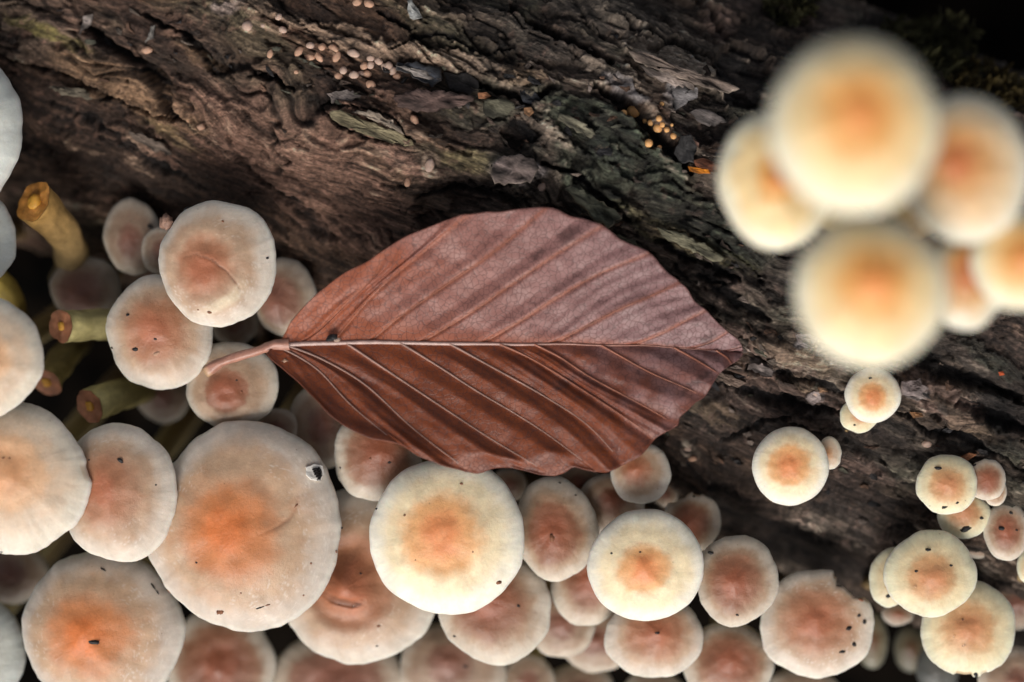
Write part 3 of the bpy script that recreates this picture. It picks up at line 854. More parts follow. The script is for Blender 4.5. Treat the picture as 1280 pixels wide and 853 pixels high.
def mushroom(key, label, grp, px, py, rx, ry, z, pal, umbo=(0, 0), core=0.30, soft=0.28, dome=0.34, knob=0.05, dent=0.0, tilt=(0, 0), rot=0,
             rough=1.0, notches=(), specks=(), lines=(), mute=1.0, base=None, stem_r=None, drops=()):
    soft = soft * 0.85
    seed = (px * 0.37 + py * 0.71) % 97
    k = scale_at(z)
    c0 = at(px, py, z)
    rw = (rx + ry) / 2
    if rw > 84: nr, ns = 96, 200
    elif rw > 48: nr, ns = 60, 132
    elif rw > 28: nr, ns = 38, 88
    else: nr, ns = 22, 56
    root = empty('mushroom', c0)
    tag(root, label, 'mushroom', GROUPS[grp])
    th = np.linspace(0, 2 * np.pi, ns, endpoint=False)
    Rth = cap_outline(th, rx * k, ry * k, R(rot), rough, seed, notches)
    Rm = rw * k
    H = Rm * dome * 1.22
    ph = np.concatenate([np.linspace(0.012, np.pi / 2 * 0.86, nr - 12), np.linspace(np.pi / 2 * 0.86, R(118), 13)[1:]])
    PH, THH = np.meshgrid(ph, th, indexing='ij')
    R_whole = cap_outline(th, rx * k, ry * k, R(rot), rough, seed, ())
    rho = np.sin(PH)
    RR = R_whole[None] + (Rth - R_whole)[None] * rho ** 5
    torn = np.clip((R_whole - Rth) / (R_whole * 0.06), 0, 1)[None] * (rho > 0.93)
    cs = np.cos(PH)
    zz = np.where(cs > 0, H * np.abs(cs) ** 1.18, -H * 0.55 * np.abs(cs))
    X = RR * rho * np.cos(THH); Y = RR * rho * np.sin(THH)
    ox, oy = umbo[0] * k, -umbo[1] * k
    sh = np.clip(1 - rho ** 2, 0, 1) * (cs > 0)
    X = X + ox * sh; Y = Y + oy * sh
    top = (cs > 0)
    zz = zz + top * (knob * Rm * np.exp(-(rho / 0.2) ** 2) - dent * Rm * np.exp(-((rho - 0.40) / 0.13) ** 2))
    zz = zz + top * sh * Rm * (0.045 * perlin(X / Rm * 1.6 + seed, Y / Rm * 1.6, 90) + 0.016 * perlin(X / Rm * 4.5 + seed, Y / Rm * 4.5, 91))
    zz = zz + X * tilt[0] + Y * tilt[1]
    zz = zz + 0.03 * Rm * perlin(np.cos(THH) * 1.3 + seed, np.sin(THH) * 1.3, 92) * rho ** 3
    # pigment
    A, B, Cc, Dd = (np.array(c) for c in PAL[pal])
    wn_ = 0.07 * fbm(X / Rm * 2.2 + seed, Y / Rm * 2.2, 4, 94) + 0.045 * fbm(X / Rm * 7 + seed, Y / Rm * 7, 3, 95)
    q = rho + wn_
    cc = mix(A, B, sstep(core * 0.35, core * 1.05, q))
    cc = mix(cc, Cc, sstep(core, core + soft, q))
    cc = mix(cc, Dd, sstep(0.66, 0.95, q))
    cc = mix(cc, np.array((0.86, 0.84, 0.79)) * (0.55 if pal == 'dark' else 0.85 if pal in ('brown', 'pale') else 1.0), 0.40 * sstep(0.93, 0.985, rho + .3 * wn_) * top)
    bl = sstep(0.05, 0.5, fbm(X / Rm * 3.4 + seed, Y / Rm * 3.4, 5, 97))
    cc = cc * (1 + 0.10 * fbm(X * 5 + seed, Y * 5, 4, 98))[..., None]
    cc = mix(cc, B * 0.92, 0.22 * bl * (1 - sstep(.55, .95, rho)))
    if pal in ('rose', 'brown', 'dark', 'orange'):
        cc = cc * np.array((1.0, 1.02, 0.98))
    cc = cc * mute  # lowest values put the shade of deep gaps into the cap colour
    cc = mix(cc, np.array((0.50, 0.27, 0.09)), torn * 0.6)
    if rw > 70 and pal in ('orange', 'rose', 'cream'):
        rdg = 1 - sstep(0.0, 0.055, np.abs(fbm(X / Rm * 5.5 + seed, Y / Rm * 5.5, 4, 101)))
        cc = mix(cc, np.array((0.76, 0.68, 0.60)), 0.5 * rdg * sstep(.45, .7, rho) * top * sstep(-.2, .3, fbm(X / Rm + seed, Y / Rm, 2, 102)))
    under = (~top) & (PH > R(97))
    cc = mix(cc, np.array((0.34, 0.30, 0.19)), under * 0.6)
    if lines:
        LPX, LPY = pix(c0.x + X, c0.y + Y, z + zz)
        for (pts, w_, rgb, st, dep) in lines:
            dd, shv = dist_line(LPX + 1.2 * perlin(LPX / 6, LPY / 6, 99), LPY, pts)
            kk = (1 - sstep(w_ * .4, w_ * 1.4, dd)) * np.sin(np.pi * np.clip(shv, .08, .92)) * top
            cc = mix(cc, rgb, kk * st)
            zz = zz - dep * kk
    P = np.stack([c0.x + X, c0.y + Y, z + zz], -1)
    # close the apex
    apex = np.array([[P[0, :, 0].mean(), P[0, :, 1].mean(), P[0, :, 2].mean()]])
    verts = np.concatenate([P.reshape(-1, 3), apex])
    F_ = grid_faces(len(ph), ns, wrap=True)
    i_ap = len(verts) - 1
    fan = np.stack([np.full(ns, i_ap), np.arange(ns), (np.arange(ns) + 1) % ns], -1)
    # quads only: degenerate-free fan by pairing
    fan4 = np.stack([np.full(ns // 2, i_ap), np.arange(0, ns, 2), np.arange(1, ns, 2), (np.arange(2, ns + 2, 2)) % ns], -1)
    F_ = np.concatenate([F_[:, ::-1], fan4])
    grain = np.concatenate([np.stack([np.cos(THH), np.sin(THH), rho], -1).reshape(-1, 3), [[0, 0, 0]]])
    pig = np.concatenate([cc.reshape(-1, 3), cc[0].mean(0)[None]])
    cap = mesh_obj('cap', verts, F_, M_CAP, root, col=np.clip(pig, 0.004, 0.9), uv=grain)
    # gills: a pleated cone under the cap
    ng = 2 * max(24, min(60, int(rw * 0.6)))
    tg = np.linspace(0, 2 * np.pi, ng, endpoint=False)
    sr = stem_r if stem_r else (0.10 + 0.10 * Rm)
    Rg = cap_outline(tg, rx * k, ry * k, R(rot), rough, seed, notches)
    rows = []
    for f_, dz in ((0.93, -0.30), (0.6, -0.16), (0.12, -0.10)):
        rr_ = np.maximum(Rg * f_, sr * 0.8)
        zx = z + H * (dz) + np.where(np.arange(ng) % 2 == 0, 0.0, -0.07 * Rm * (1 - 0.4 * f_)) + rr_ * np.cos(tg) * tilt[0] + rr_ * np.sin(tg) * tilt[1]
        rows.append(np.stack([c0.x + rr_ * np.cos(tg), c0.y + rr_ * np.sin(tg), zx], -1))
    mesh_obj('gills', np.stack(rows).reshape(-1, 3), grid_faces(3, ng, True), M_GILL, root, smooth=False)
    # stem
    top_p = Vector((c0.x, c0.y, z - H * 0.05))
    if base is None:
        dcr = c0.x * NX[0] + c0.y * NX[1]
        if dcr > -1.0:
            bx, by = c0.x - 0.12, c0.y - 0.18
            lz_ = log_z(bx, by)
            bp_ = Vector((bx, by, (lz_ if lz_ is not None else -4) - 0.15))
        else:
            push = min(1.6, (-1.0 - dcr) * 0.6)
            bx, by = c0.x + NX[0] * push, c0.y + NX[1] * push
            bp_ = Vector((bx, by, FLOOR - 0.2)) if dcr < -2.6 else Vector((bx, by, LZ - 0.8))
    else:
        hp_, ok_ = log_hit(*base)
        bp_ = Vector((hp_.x, hp_.y, hp_.z - 0.15))
    dz = top_p.z - bp_.z
    path = bez(top_p, top_p - Vector((0, 0, dz * .35)), bp_ + Vector((0, 0, dz * .35)), bp_, 14)
    rad = [sr * (1.15 if i == 0 else 1.0) * (1 - 0.12 * i / 14) for i in range(15)]
    V_, Fs = tube(path, rad, 14, 0.12, seed)
    kc = []
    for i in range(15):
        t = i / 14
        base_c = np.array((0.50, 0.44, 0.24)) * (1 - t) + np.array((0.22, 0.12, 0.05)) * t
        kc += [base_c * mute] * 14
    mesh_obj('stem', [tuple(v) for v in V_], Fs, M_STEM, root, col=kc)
    # dark specks and scraps stuck in the skin
    tp = top.reshape(-1)
    PP = P.reshape(-1, 3)[tp]
    ppx, ppy = pix(PP[:, 0], PP[:, 1], PP[:, 2])
    for si, sp in enumerate(specks):
        sx_, sy_, r_ = sp[:3]
        asp = sp[3] if len(sp) > 3 else 1.3
        an = sp[4] if len(sp) > 4 else 0
        mt = sp[5] if len(sp) > 5 else M_SPECK
        i_ = int(np.argmin((ppx - sx_) ** 2 + (ppy - sy_) ** 2))
        p_ = PP[i_]
        V_, Fs = ball_mesh((p_[0], p_[1], p_[2]), r_ * k, asp, 1 / asp ** .5, 0.45, R(-an), 0.6, 8, 5, si + seed)
        mesh_obj('speck', [tuple(v) for v in V_], Fs, mt, root)
    for (sx_, sy_, r_) in drops:
        i_ = int(np.argmin((ppx - sx_) ** 2 + (ppy - sy_) ** 2))
        p_ = PP[i_]
        V_, Fs = ball_mesh((p_[0], p_[1], p_[2]), r_ * k, 1.4, .9, 0.6, 0.3, 0.3, 14, 10, seed)
        mesh_obj('water_drop', [tuple(v) for v in V_], Fs, M_WATER, root)
    CAPS[key] = (root, PP, ppx, ppy, k)
    return root


BR = M_BROWNSPECK
# ---- left cluster
mushroom(1, 'large pale grey cap cut off by the left edge, topmost of that edge', 'l', -88, 168, 117, 117, -0.1, 'pale')
mushroom(2, 'pale grey-green cap at the left edge just below the largest pale grey one', 'l', -39, 300, 62, 62, -0.35, 'pale')
mushroom(3, 'cream pink cap at the left edge left of the horizontal cut stem', 'l', -28, 447, 82, 79, 0.75, 'cream', umbo=(6, 4), core=.35, dome=.30)
mushroom(4, 'big cream cap with faint orange middle and wavy right rim at the left edge', 'l', 20, 601, 91, 96, 0.40, 'cream', umbo=(-8, -12), core=.42, dome=.28, rough=1.2,
         notches=[(7, 8, .03)], specks=[(4, 572, 1.5, 1.2, 0, BR), (12, 573, 1.3, 1.2, 0, BR), (3, 690, 1.5)])
mushroom(5, 'pinkish beige cap squeezed between the wavy cream cap and the largest orange cap', 'l', 149, 615, 74, 88, 0.05, 'rose', umbo=(-16, -4), core=.30, soft=.5, rot=0, dome=.33, knob=.02,
         specks=[(150, 577, 3.4, 1.3, 30), (195, 606, 1.2), (112, 575, 1.2)], mute=1.02)
mushroom(6, 'largest cap, orange centre, small white scrap with black marks near its upper right rim', 'l', 307, 660, 121, 132, -0.28, 'orange', umbo=(-20, 2), core=.30, soft=.40, dome=.27, knob=.05, rough=1.1,
         specks=[(275, 765, 4, 1.1, 0, BR), (324, 760, 1.8, 3.5, -20), (334, 757, 1.6, 2.5, -15, BR), (245, 703, 1.4), (369, 632, 1.5, 2.2, -50, BR), (204, 745, 1.6, 2.5, 50, BR),
                 (300, 742, 1.2, 1, 0, BR), (388, 705, 1.4, 1, 0, BR), (420, 690, 1.8, 1.5, 60, BR), (428, 662, 1.6), (378, 745, 1.3, 1, 0, BR)],
         lines=[([(325, 668), (345, 660), (362, 648), (372, 632), (374, 608)], 2.2, (0.34, 0.13, 0.06), .42, .012),
                ([(372, 600), (368, 580), (350, 562), (325, 548)], 3, (0.72, 0.66, 0.6), .25, 0),
                ([(225, 600), (232, 575), (252, 555), (280, 545)], 4, (0.72, 0.66, 0.6), .25, 0)])
mushroom(7, 'cap with burnt orange centre and black nick below the pinkish beige cap', 'l', 129, 788, 101, 99, -0.62, 'orange', umbo=(-18, 4), core=.33, soft=.42, dome=.34, knob=.06,
         specks=[(116, 803, 4, 2.2, 8), (128, 712, 1.8, 2, 30), (192, 735, 2, 2.6, 55), (197, 741, 1.5, 2, 55)])
mushroom(8, 'grey-green cap in the bottom left corner touching the burnt orange cap', 'l', -53, 815, 85, 86, -1.0, 'pale', mute=.85)
mushroom(9, 'dim tan brown cap hidden under the largest cap at the bottom edge', 'l', 276, 832, 68, 74, -1.9, 'brown', core=.5, soft=.5, dome=.25, mute=.85)
mushroom(10, 'cap with brown knob and a clear drop in its dent, right of the largest cap', 'l', 448, 722, 103, 113, -1.0, 'rose', umbo=(-14, 8), core=.40, soft=.30, dome=.28, knob=.16, dent=.05,
         specks=[(451, 717, 1.4), (473, 783, 2, 1.3, 0, BR), (423, 757, 1.6, 1, 0, BR), (470, 808, 1.4)], drops=[(446, 757, 5)],
         lines=[([(405, 742), (420, 752), (440, 756), (452, 752)], 4.5, (0.16, 0.065, 0.035), .85, .05)])
mushroom(12, 'brown cap tucked under the lower left edge of the leaf', 'l', 471, 570, 56, 57, -0.5, 'brown', umbo=(4, -6), core=.5, soft=.5, specks=[(487, 578, 1.8), (463, 574, 1.6, 1, 0, BR), (426, 585, 1.4)], mute=.95)
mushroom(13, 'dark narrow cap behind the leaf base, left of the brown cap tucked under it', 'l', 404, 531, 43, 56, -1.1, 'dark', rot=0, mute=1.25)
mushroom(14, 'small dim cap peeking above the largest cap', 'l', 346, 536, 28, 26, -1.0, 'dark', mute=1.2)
mushroom(15, 'cap with a dark brown disc under the leaf stalk', 'l', 290, 482, 58, 56, -0.5, 'brown', umbo=(-8, 8), core=.42, soft=.16, dome=.3, knob=-.03, dent=.03, specks=[(301, 490, 1.6, 1, 0, BR), (296, 475, 1.2)])
mushroom(16, 'cap dotted with black specks, overlapped by the pale round cap above it', 'l', 201, 415, 67, 72, -0.35, 'rose', umbo=(-6, -2), core=.42, soft=.34, dome=.32, knob=.04,
         specks=[(194, 424, 1.8), (170, 437, 3), (160, 394, 2), (140, 434, 1.6), (196, 443, 3, 1.8, -30, M_PELLET)])
mushroom(17, 'pale round cap with a curved crease, uppermost of the left cluster', 'l', 272, 328, 75, 79, 0.15, 'rose', umbo=(-18, 8), core=.36, soft=.30, dome=.28, knob=-.02, dent=.02,
         specks=[(333, 322, 2), (279, 277, 1.6, 1, 0, BR), (261, 391, 2.4, 1.5, 10, BR), (233, 261, 3, 1.5, -20), (247, 388, 1.2, 1, 0, BR)],
         lines=[([(230, 322), (245, 318), (265, 325), (284, 340), (298, 358), (305, 376)], 1.3, (0.26, 0.12, 0.07), .85, .012),
                ([(250, 392), (270, 384), (292, 372), (304, 356)], 7, (0.80, 0.70, 0.50), .55, 0)])
mushroom(18, 'dim cap with one black dot, left of the pale round cap and nearest the log', 'l', 166, 296, 36, 48, -1.2, 'dark', umbo=(-2, 6), mute=1.15, specks=[(187, 284, 3.2)], rot=8)
mushroom(19, 'sliver of a small cap wedged behind the pale round cap', 'l', 203, 314, 27, 31, -0.9, 'dark', mute=1.3)
mushroom(20, 'shaded brown cap between the pale round cap and the leaf', 'l', 357, 372, 39, 50, -0.95, 'dark', umbo=(-10, 6), mute=1.25, core=.5)
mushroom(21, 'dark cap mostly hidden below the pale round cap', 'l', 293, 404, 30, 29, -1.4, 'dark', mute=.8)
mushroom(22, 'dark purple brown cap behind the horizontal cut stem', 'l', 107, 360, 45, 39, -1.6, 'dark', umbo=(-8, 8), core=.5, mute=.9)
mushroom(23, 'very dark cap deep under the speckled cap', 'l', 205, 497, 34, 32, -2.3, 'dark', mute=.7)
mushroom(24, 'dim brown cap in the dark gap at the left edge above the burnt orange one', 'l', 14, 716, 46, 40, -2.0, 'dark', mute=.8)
# ---- cluster below the leaf
mushroom(11, 'brightest large cream cap with orange middle touching the lower edge of the leaf', 'b', 560, 671, 98, 98, 0.02, 'bright', umbo=(-8, -3), core=.38, soft=.32, dome=.27, knob=.03, rough=.6,
         specks=[(623, 729, 3, 1.3, -20, BR), (471, 636, 1.8), (576, 605, 1.8, 1.3, 0, BR), (506, 645, 1.5, 1, 0, BR), (520, 700, 1, 1, 0, BR), (590, 690, 1.2, 1, 0, BR)])
mushroom(25, 'brown centred cap partly below the brightest large cream cap', 'b', 621, 762, 71, 68, -0.75, 'brown', umbo=(-12, -12), core=.46, soft=.36, dome=.33, specks=[(648, 758, 1.8, 1.3, 40), (568, 795, 1.6)])
mushroom(26, 'brown cap with a tiny yellowish navel right of the brightest large cap', 'b', 695, 662, 52, 65, -0.55, 'brown', umbo=(-6, 4), core=.50, soft=.26, dome=.36, rot=6, specks=[(690, 672, 5, .7, 0, BR), (719, 619, 1.2), (700, 604, 1.4)])
mushroom(27, 'round cream cap with orange eye, rightmost of the two bright ones under the leaf', 'b', 807, 707, 72, 70, 0.0, 'bright', umbo=(-3, 4), core=.33, soft=.26, dome=.31, knob=.06, rough=.6,
         specks=[(765, 692, 1.5), (800, 690, 1.2), (800, 777, 1.4, 1, 0, BR)])
mushroom(28, 'dull brown cap half under the leaf above the bright round cream cap', 'b', 764, 632, 43, 41, -0.85, 'brown', umbo=(0, -8), mute=.85, rot=10)
mushroom(29, 'peach cap poking out beyond the lower right edge of the leaf', 'b', 801, 592, 38, 39, -0.5, 'rose', umbo=(-8, -6), core=.40, mute=.95, knob=.1)
mushroom(30, 'brown cap with a torn upper rim behind the reddish brown centred cap', 'b', 865, 652, 37, 38, -0.85, 'brown', umbo=(-4, 2), core=.5, mute=.98,
         notches=[(118, 26, .16), (80, 10, .08)], specks=[(866, 621, 2, 1.3, 0, M_SPECK)])
mushroom(31, 'reddish brown centred cap right of the bright round cream cap', 'b', 921, 725, 52, 57, -0.35, 'brown', umbo=(-6, 2), core=.46, soft=.36, dome=.36, specks=[(890, 692, 3, 2, 20), (922, 768, 1.8, 1.6, 30)])
mushroom(32, 'large cap with a bite out of its upper right rim', 'b', 1022, 781, 72, 69, -0.72, 'rose', umbo=(-4, -6), core=.42, soft=.40, dome=.24, notches=[(50, 19, .22), (66, 8, .10), (30, 7, .05)],
         specks=[(1046, 732, 2.2, 2.8, 10), (1073, 770, 2.4, 1, 40), (1080, 776, 2.6, 1.3, 40), (1061, 787, 3, 1.3, -20), (1067, 807, 2.8, 1.2, 60), (1052, 815, 2.6, 1.8, 0), (1076, 751, 2.5, 1.6, 10, BR)], rough=1.2)
mushroom(33, 'broad brown centred cap directly below the bright round cream cap', 'b', 818, 797, 63, 50, -0.75, 'rose', umbo=(2, -8), core=.44, soft=.34, specks=[(822, 791, 1.8, 1.6, 0)])
mushroom(34, 'soft brown cap at the bottom edge left of the bitten cap', 'b', 911, 830, 58, 52, -1.1, 'brown', umbo=(0, -4), core=.46, soft=.42)
mushroom(35, 'brown cap seen between the navelled cap and the bright round cream cap', 'b', 733, 733, 45, 49, -1.0, 'brown', umbo=(4, -8), core=.5)
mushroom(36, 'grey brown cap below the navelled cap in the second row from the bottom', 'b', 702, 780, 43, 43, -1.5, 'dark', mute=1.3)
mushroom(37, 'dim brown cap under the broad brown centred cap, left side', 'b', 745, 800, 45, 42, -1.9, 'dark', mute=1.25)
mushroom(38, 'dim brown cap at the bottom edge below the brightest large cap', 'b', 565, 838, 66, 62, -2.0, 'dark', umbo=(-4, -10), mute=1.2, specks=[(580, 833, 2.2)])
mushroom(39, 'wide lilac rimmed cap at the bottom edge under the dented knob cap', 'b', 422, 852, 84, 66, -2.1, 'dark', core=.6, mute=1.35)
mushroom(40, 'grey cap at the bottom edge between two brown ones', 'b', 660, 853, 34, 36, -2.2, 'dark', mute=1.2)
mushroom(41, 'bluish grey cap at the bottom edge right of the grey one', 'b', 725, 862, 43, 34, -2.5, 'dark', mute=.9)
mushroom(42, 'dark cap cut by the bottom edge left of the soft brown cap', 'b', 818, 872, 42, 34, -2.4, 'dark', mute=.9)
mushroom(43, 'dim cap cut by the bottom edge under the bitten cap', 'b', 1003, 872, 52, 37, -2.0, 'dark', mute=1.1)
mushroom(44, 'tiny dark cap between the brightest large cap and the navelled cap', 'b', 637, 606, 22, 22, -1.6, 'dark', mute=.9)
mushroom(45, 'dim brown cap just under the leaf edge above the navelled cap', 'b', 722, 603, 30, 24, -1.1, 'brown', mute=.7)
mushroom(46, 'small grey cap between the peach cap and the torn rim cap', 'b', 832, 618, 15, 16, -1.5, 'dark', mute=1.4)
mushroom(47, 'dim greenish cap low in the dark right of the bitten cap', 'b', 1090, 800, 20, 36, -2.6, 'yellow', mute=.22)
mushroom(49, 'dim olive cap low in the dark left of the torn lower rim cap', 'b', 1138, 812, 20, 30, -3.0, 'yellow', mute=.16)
# ---- right side, on the log
mushroom(50, 'round cream cap with pale orange middle standing alone on the bare log', 'r', 988, 583, 48, 49, 0.15, 'bright', umbo=(-4, -2), core=.42, soft=.30, dome=.32, rough=.4, mute=.95, stem_r=.13)
mushroom(51, 'tiny oval cap behind the right rim of the lone round cream cap', 'r', 1037, 567, 15, 21, -0.1, 'cream', umbo=(-3, 0), mute=.9, stem_r=.07)
mushroom(52, 'small round cream cap below the blurred cluster', 'r', 1091, 494, 35, 35, 0.25, 'bright', umbo=(-2, 2), core=.40, soft=.26, rough=.5, mute=.93, specks=[(1088, 473, 1.6)], stem_r=.1)
mushroom(53, 'tiny cap under the lower left rim of the small round cream cap', 'r', 1074, 519, 25, 22, -0.1, 'yellow', umbo=(0, 2), stem_r=.07, specks=[(1068, 532, 1.4)])
mushroom(54, 'greenish cream cap with three black bits, uppermost in the lower right group', 'r', 1184, 606, 39, 37, 0.0, 'yellow', umbo=(-2, 0), core=.45, soft=.3, dome=.36, specks=[(1173, 585, 2.8, 1.6, 8), (1180, 634, 2.6, 1.5, -10), (1197, 629, 1.8)], stem_r=.11)
mushroom(55, 'cap with a large black bit under the uppermost one of the lower right group', 'r', 1204, 643, 34, 31, -0.35, 'yellow', umbo=(-2, -4), core=.5, mute=.88, specks=[(1208, 661, 4.6, 1.6, -35), (1226, 648, 2, 1.3, 0)], stem_r=.1)
mushroom(56, 'lumpy brown cap leaning behind the uppermost one of the lower right group', 'r', 1233, 600, 24, 27, -0.12, 'brown', core=.5, stem_r=.09, rough=2, specks=[(1219, 582, 2.2, 1.8, 0)])
mushroom(58, 'dim pinkish cap deep between two speckled caps of the lower right group', 'r', 1222, 681, 20, 18, -0.75, 'brown', mute=.75, stem_r=.08)
mushroom(48, 'small lobe cap pressed against the lumpy brown cap', 'r', 1244, 615, 15, 18, -0.22, 'brown', stem_r=.07, mute=1.1)
mushroom(57, 'brown centred cap with two black bits at the right edge', 'r', 1258, 664, 29, 36, -0.35, 'brown', umbo=(-2, 0), core=.45, specks=[(1252, 661, 3, 1.6, 10), (1264, 641, 2.2, 1.3, 30), (1270, 663, 1.4)], stem_r=.1)
mushroom(59, 'largest cream yellow cap of the lower right group with orange middle', 'r', 1163, 718, 57, 55, -0.1, 'yellow', umbo=(-1, 4), core=.40, soft=.30, dome=.34, knob=.05,
         specks=[(1160, 687, 2.6, 1.4, 0), (1146, 714, 1.8), (1189, 707, 1.6)], drops=[(1144, 733, 1.6)])
mushroom(60, 'half hidden narrow cap on the left of the largest cream yellow cap', 'r', 1113, 722, 27, 38, -0.6, 'yellow', umbo=(4, 0), core=.3, mute=.88, rot=-10, specks=[(1110, 745, 3, 1.2, -40)], stem_r=.1)
mushroom(61, 'cream yellow cap with torn lower rim below the largest of the lower right group', 'r', 1211, 787, 61, 60, -0.55, 'yellow', umbo=(-4, -4), core=.42, soft=.32, dome=.33, notches=[(-97, 15, .07), (-70, 5, .04)],
         specks=[(1203, 775, 1.6, 1, 0, BR), (1220, 842, 3.2, 1.4, 60)], drops=[(1205, 806, 2.2), (1193, 795, 1.8)])
mushroom(62, 'sliver of a pale cap cut by the right edge', 'r', 1291, 708, 20, 24, -0.5, 'yellow', stem_r=.09)
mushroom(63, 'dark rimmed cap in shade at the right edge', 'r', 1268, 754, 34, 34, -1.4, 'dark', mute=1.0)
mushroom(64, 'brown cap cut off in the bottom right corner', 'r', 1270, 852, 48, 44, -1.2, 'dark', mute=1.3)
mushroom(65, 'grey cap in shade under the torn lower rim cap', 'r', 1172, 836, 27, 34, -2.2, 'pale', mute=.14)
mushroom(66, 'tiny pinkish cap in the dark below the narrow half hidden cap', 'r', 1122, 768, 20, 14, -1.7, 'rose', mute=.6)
# ---- tall blurred cluster
UB = (1135, 285)
mushroom(70, 'biggest blurred cap of the upper right corner, orange centre, standing highest', 'u', 1068, 157, 107, 112, 7.3, 'blur', umbo=(0, -10), core=.34, soft=.34, dome=.40, knob=.05, rough=.5, base=(1120, 275), stem_r=.26)
mushroom(71, 'blurred cap right of the biggest one with rosy brown centre', 'u', 1207, 211, 82, 93, 5.2, 'amber', umbo=(-18, -6), core=.36, soft=.36, dome=.42, knob=.05, rough=.5, base=(1150, 280), stem_r=.24)
mushroom(72, 'softly blurred cream cap on the left, half under the biggest blurred cap', 'u', 968, 226, 71, 86, 4.0, 'blur', umbo=(0, 0), core=.22, soft=.34, dome=.38, rough=.5, base=(1075, 290), stem_r=.22, rot=10)
mushroom(73, 'blurred cap with glossy orange centre, lowest of the upper right cluster', 'u', 1088, 364, 97, 94, 6.2, 'blur', umbo=(-2, -10), core=.34, soft=.34, dome=.40, knob=.05, rough=.5, base=(1110, 300), stem_r=.26)
mushroom(74, 'blurred brownish cap behind the lowest one, its pale rim showing beneath', 'u', 1208, 354, 49, 60, 4.0, 'amber', umbo=(-2, -14), core=.5, soft=.3, dome=.4, mute=.9, base=(1165, 310), stem_r=.17)
mushroom(75, 'blurred tan cap cut by the right edge in the upper cluster', 'u', 1274, 326, 61, 62, 5.0, 'blur', umbo=(4, -4), core=.4, soft=.4, dome=.4, base=(1180, 310), stem_r=.18)

# white scrap with black marks on the largest cap
root6, PP6, px6, py6, k6 = CAPS[6]


def on_cap(key, x_, y_):
    _, PPc, pxc, pyc, _ = CAPS[key]
    i_ = int(np.argmin((pxc - x_) ** 2 + (pyc - y_) ** 2))
    return PPc[i_]


p_ = on_cap(6, 394, 591)
near = (np.hypot(PP6[:, 0] - p_[0], PP6[:, 1] - p_[1]) < 0.16)
A_ = np.stack([PP6[near, 0] - p_[0], PP6[near, 1] - p_[1], np.ones(near.sum())], -1)
gxx, gyy, g0 = np.linalg.lstsq(A_, PP6[near, 2], rcond=None)[0]
scrap = flake_mesh('white_scrap', [(382, 584), (392, 580), (403, 582), (405, 592), (401, 602), (389, 600), (383, 594)], g0 + .022, .03, (0.8, 0.75, 0.68), M_WHITE, root6, seed=900,
                   tilt=(gxx, gyy), jag=.12)
for seg_ in [[(391, 587), (399, 586), (392, 590)], [(392, 590), (400, 589), (393, 593)], [(393, 593), (401, 592), (395, 596)], [(395, 596), (402, 595), (397, 600)], [(398, 584), (401, 590), (400, 600)]]:
    pts_ = []
    for x_, y_ in seg_:
        w_ = at(x_, y_, g0)
        pts_.append(Vector((w_.x, w_.y, g0 + .042 + (w_.x - p_[0]) * gxx + (w_.y - p_[1]) * gyy)))
    V_, Fs = tube([pts_[0], (pts_[0] + pts_[1]) / 2, pts_[1], (pts_[1] + pts_[2]) / 2, pts_[2]], [.010, .016, .014, .016, .008], 6)
    mesh_obj('black_mark', [tuple(v) for v in V_], Fs, M_SPECK, root6)

# little tan crumb between two caps
p_ = at(208, 278, 0.1)
V_, Fs = ball_mesh(tuple(p_), .075, 1, 1.3, 1, 0, .8, 12, 9, 4)
tag(mesh_obj('crumb', [tuple(v) for v in V_], Fs, plain('brown_crumb', (0.26, 0.15, 0.11), .6, .3, 20), None, origin=tuple(p_)),
    'reddish crumb stuck on the left rim of the pale round creased cap', 'crumb')


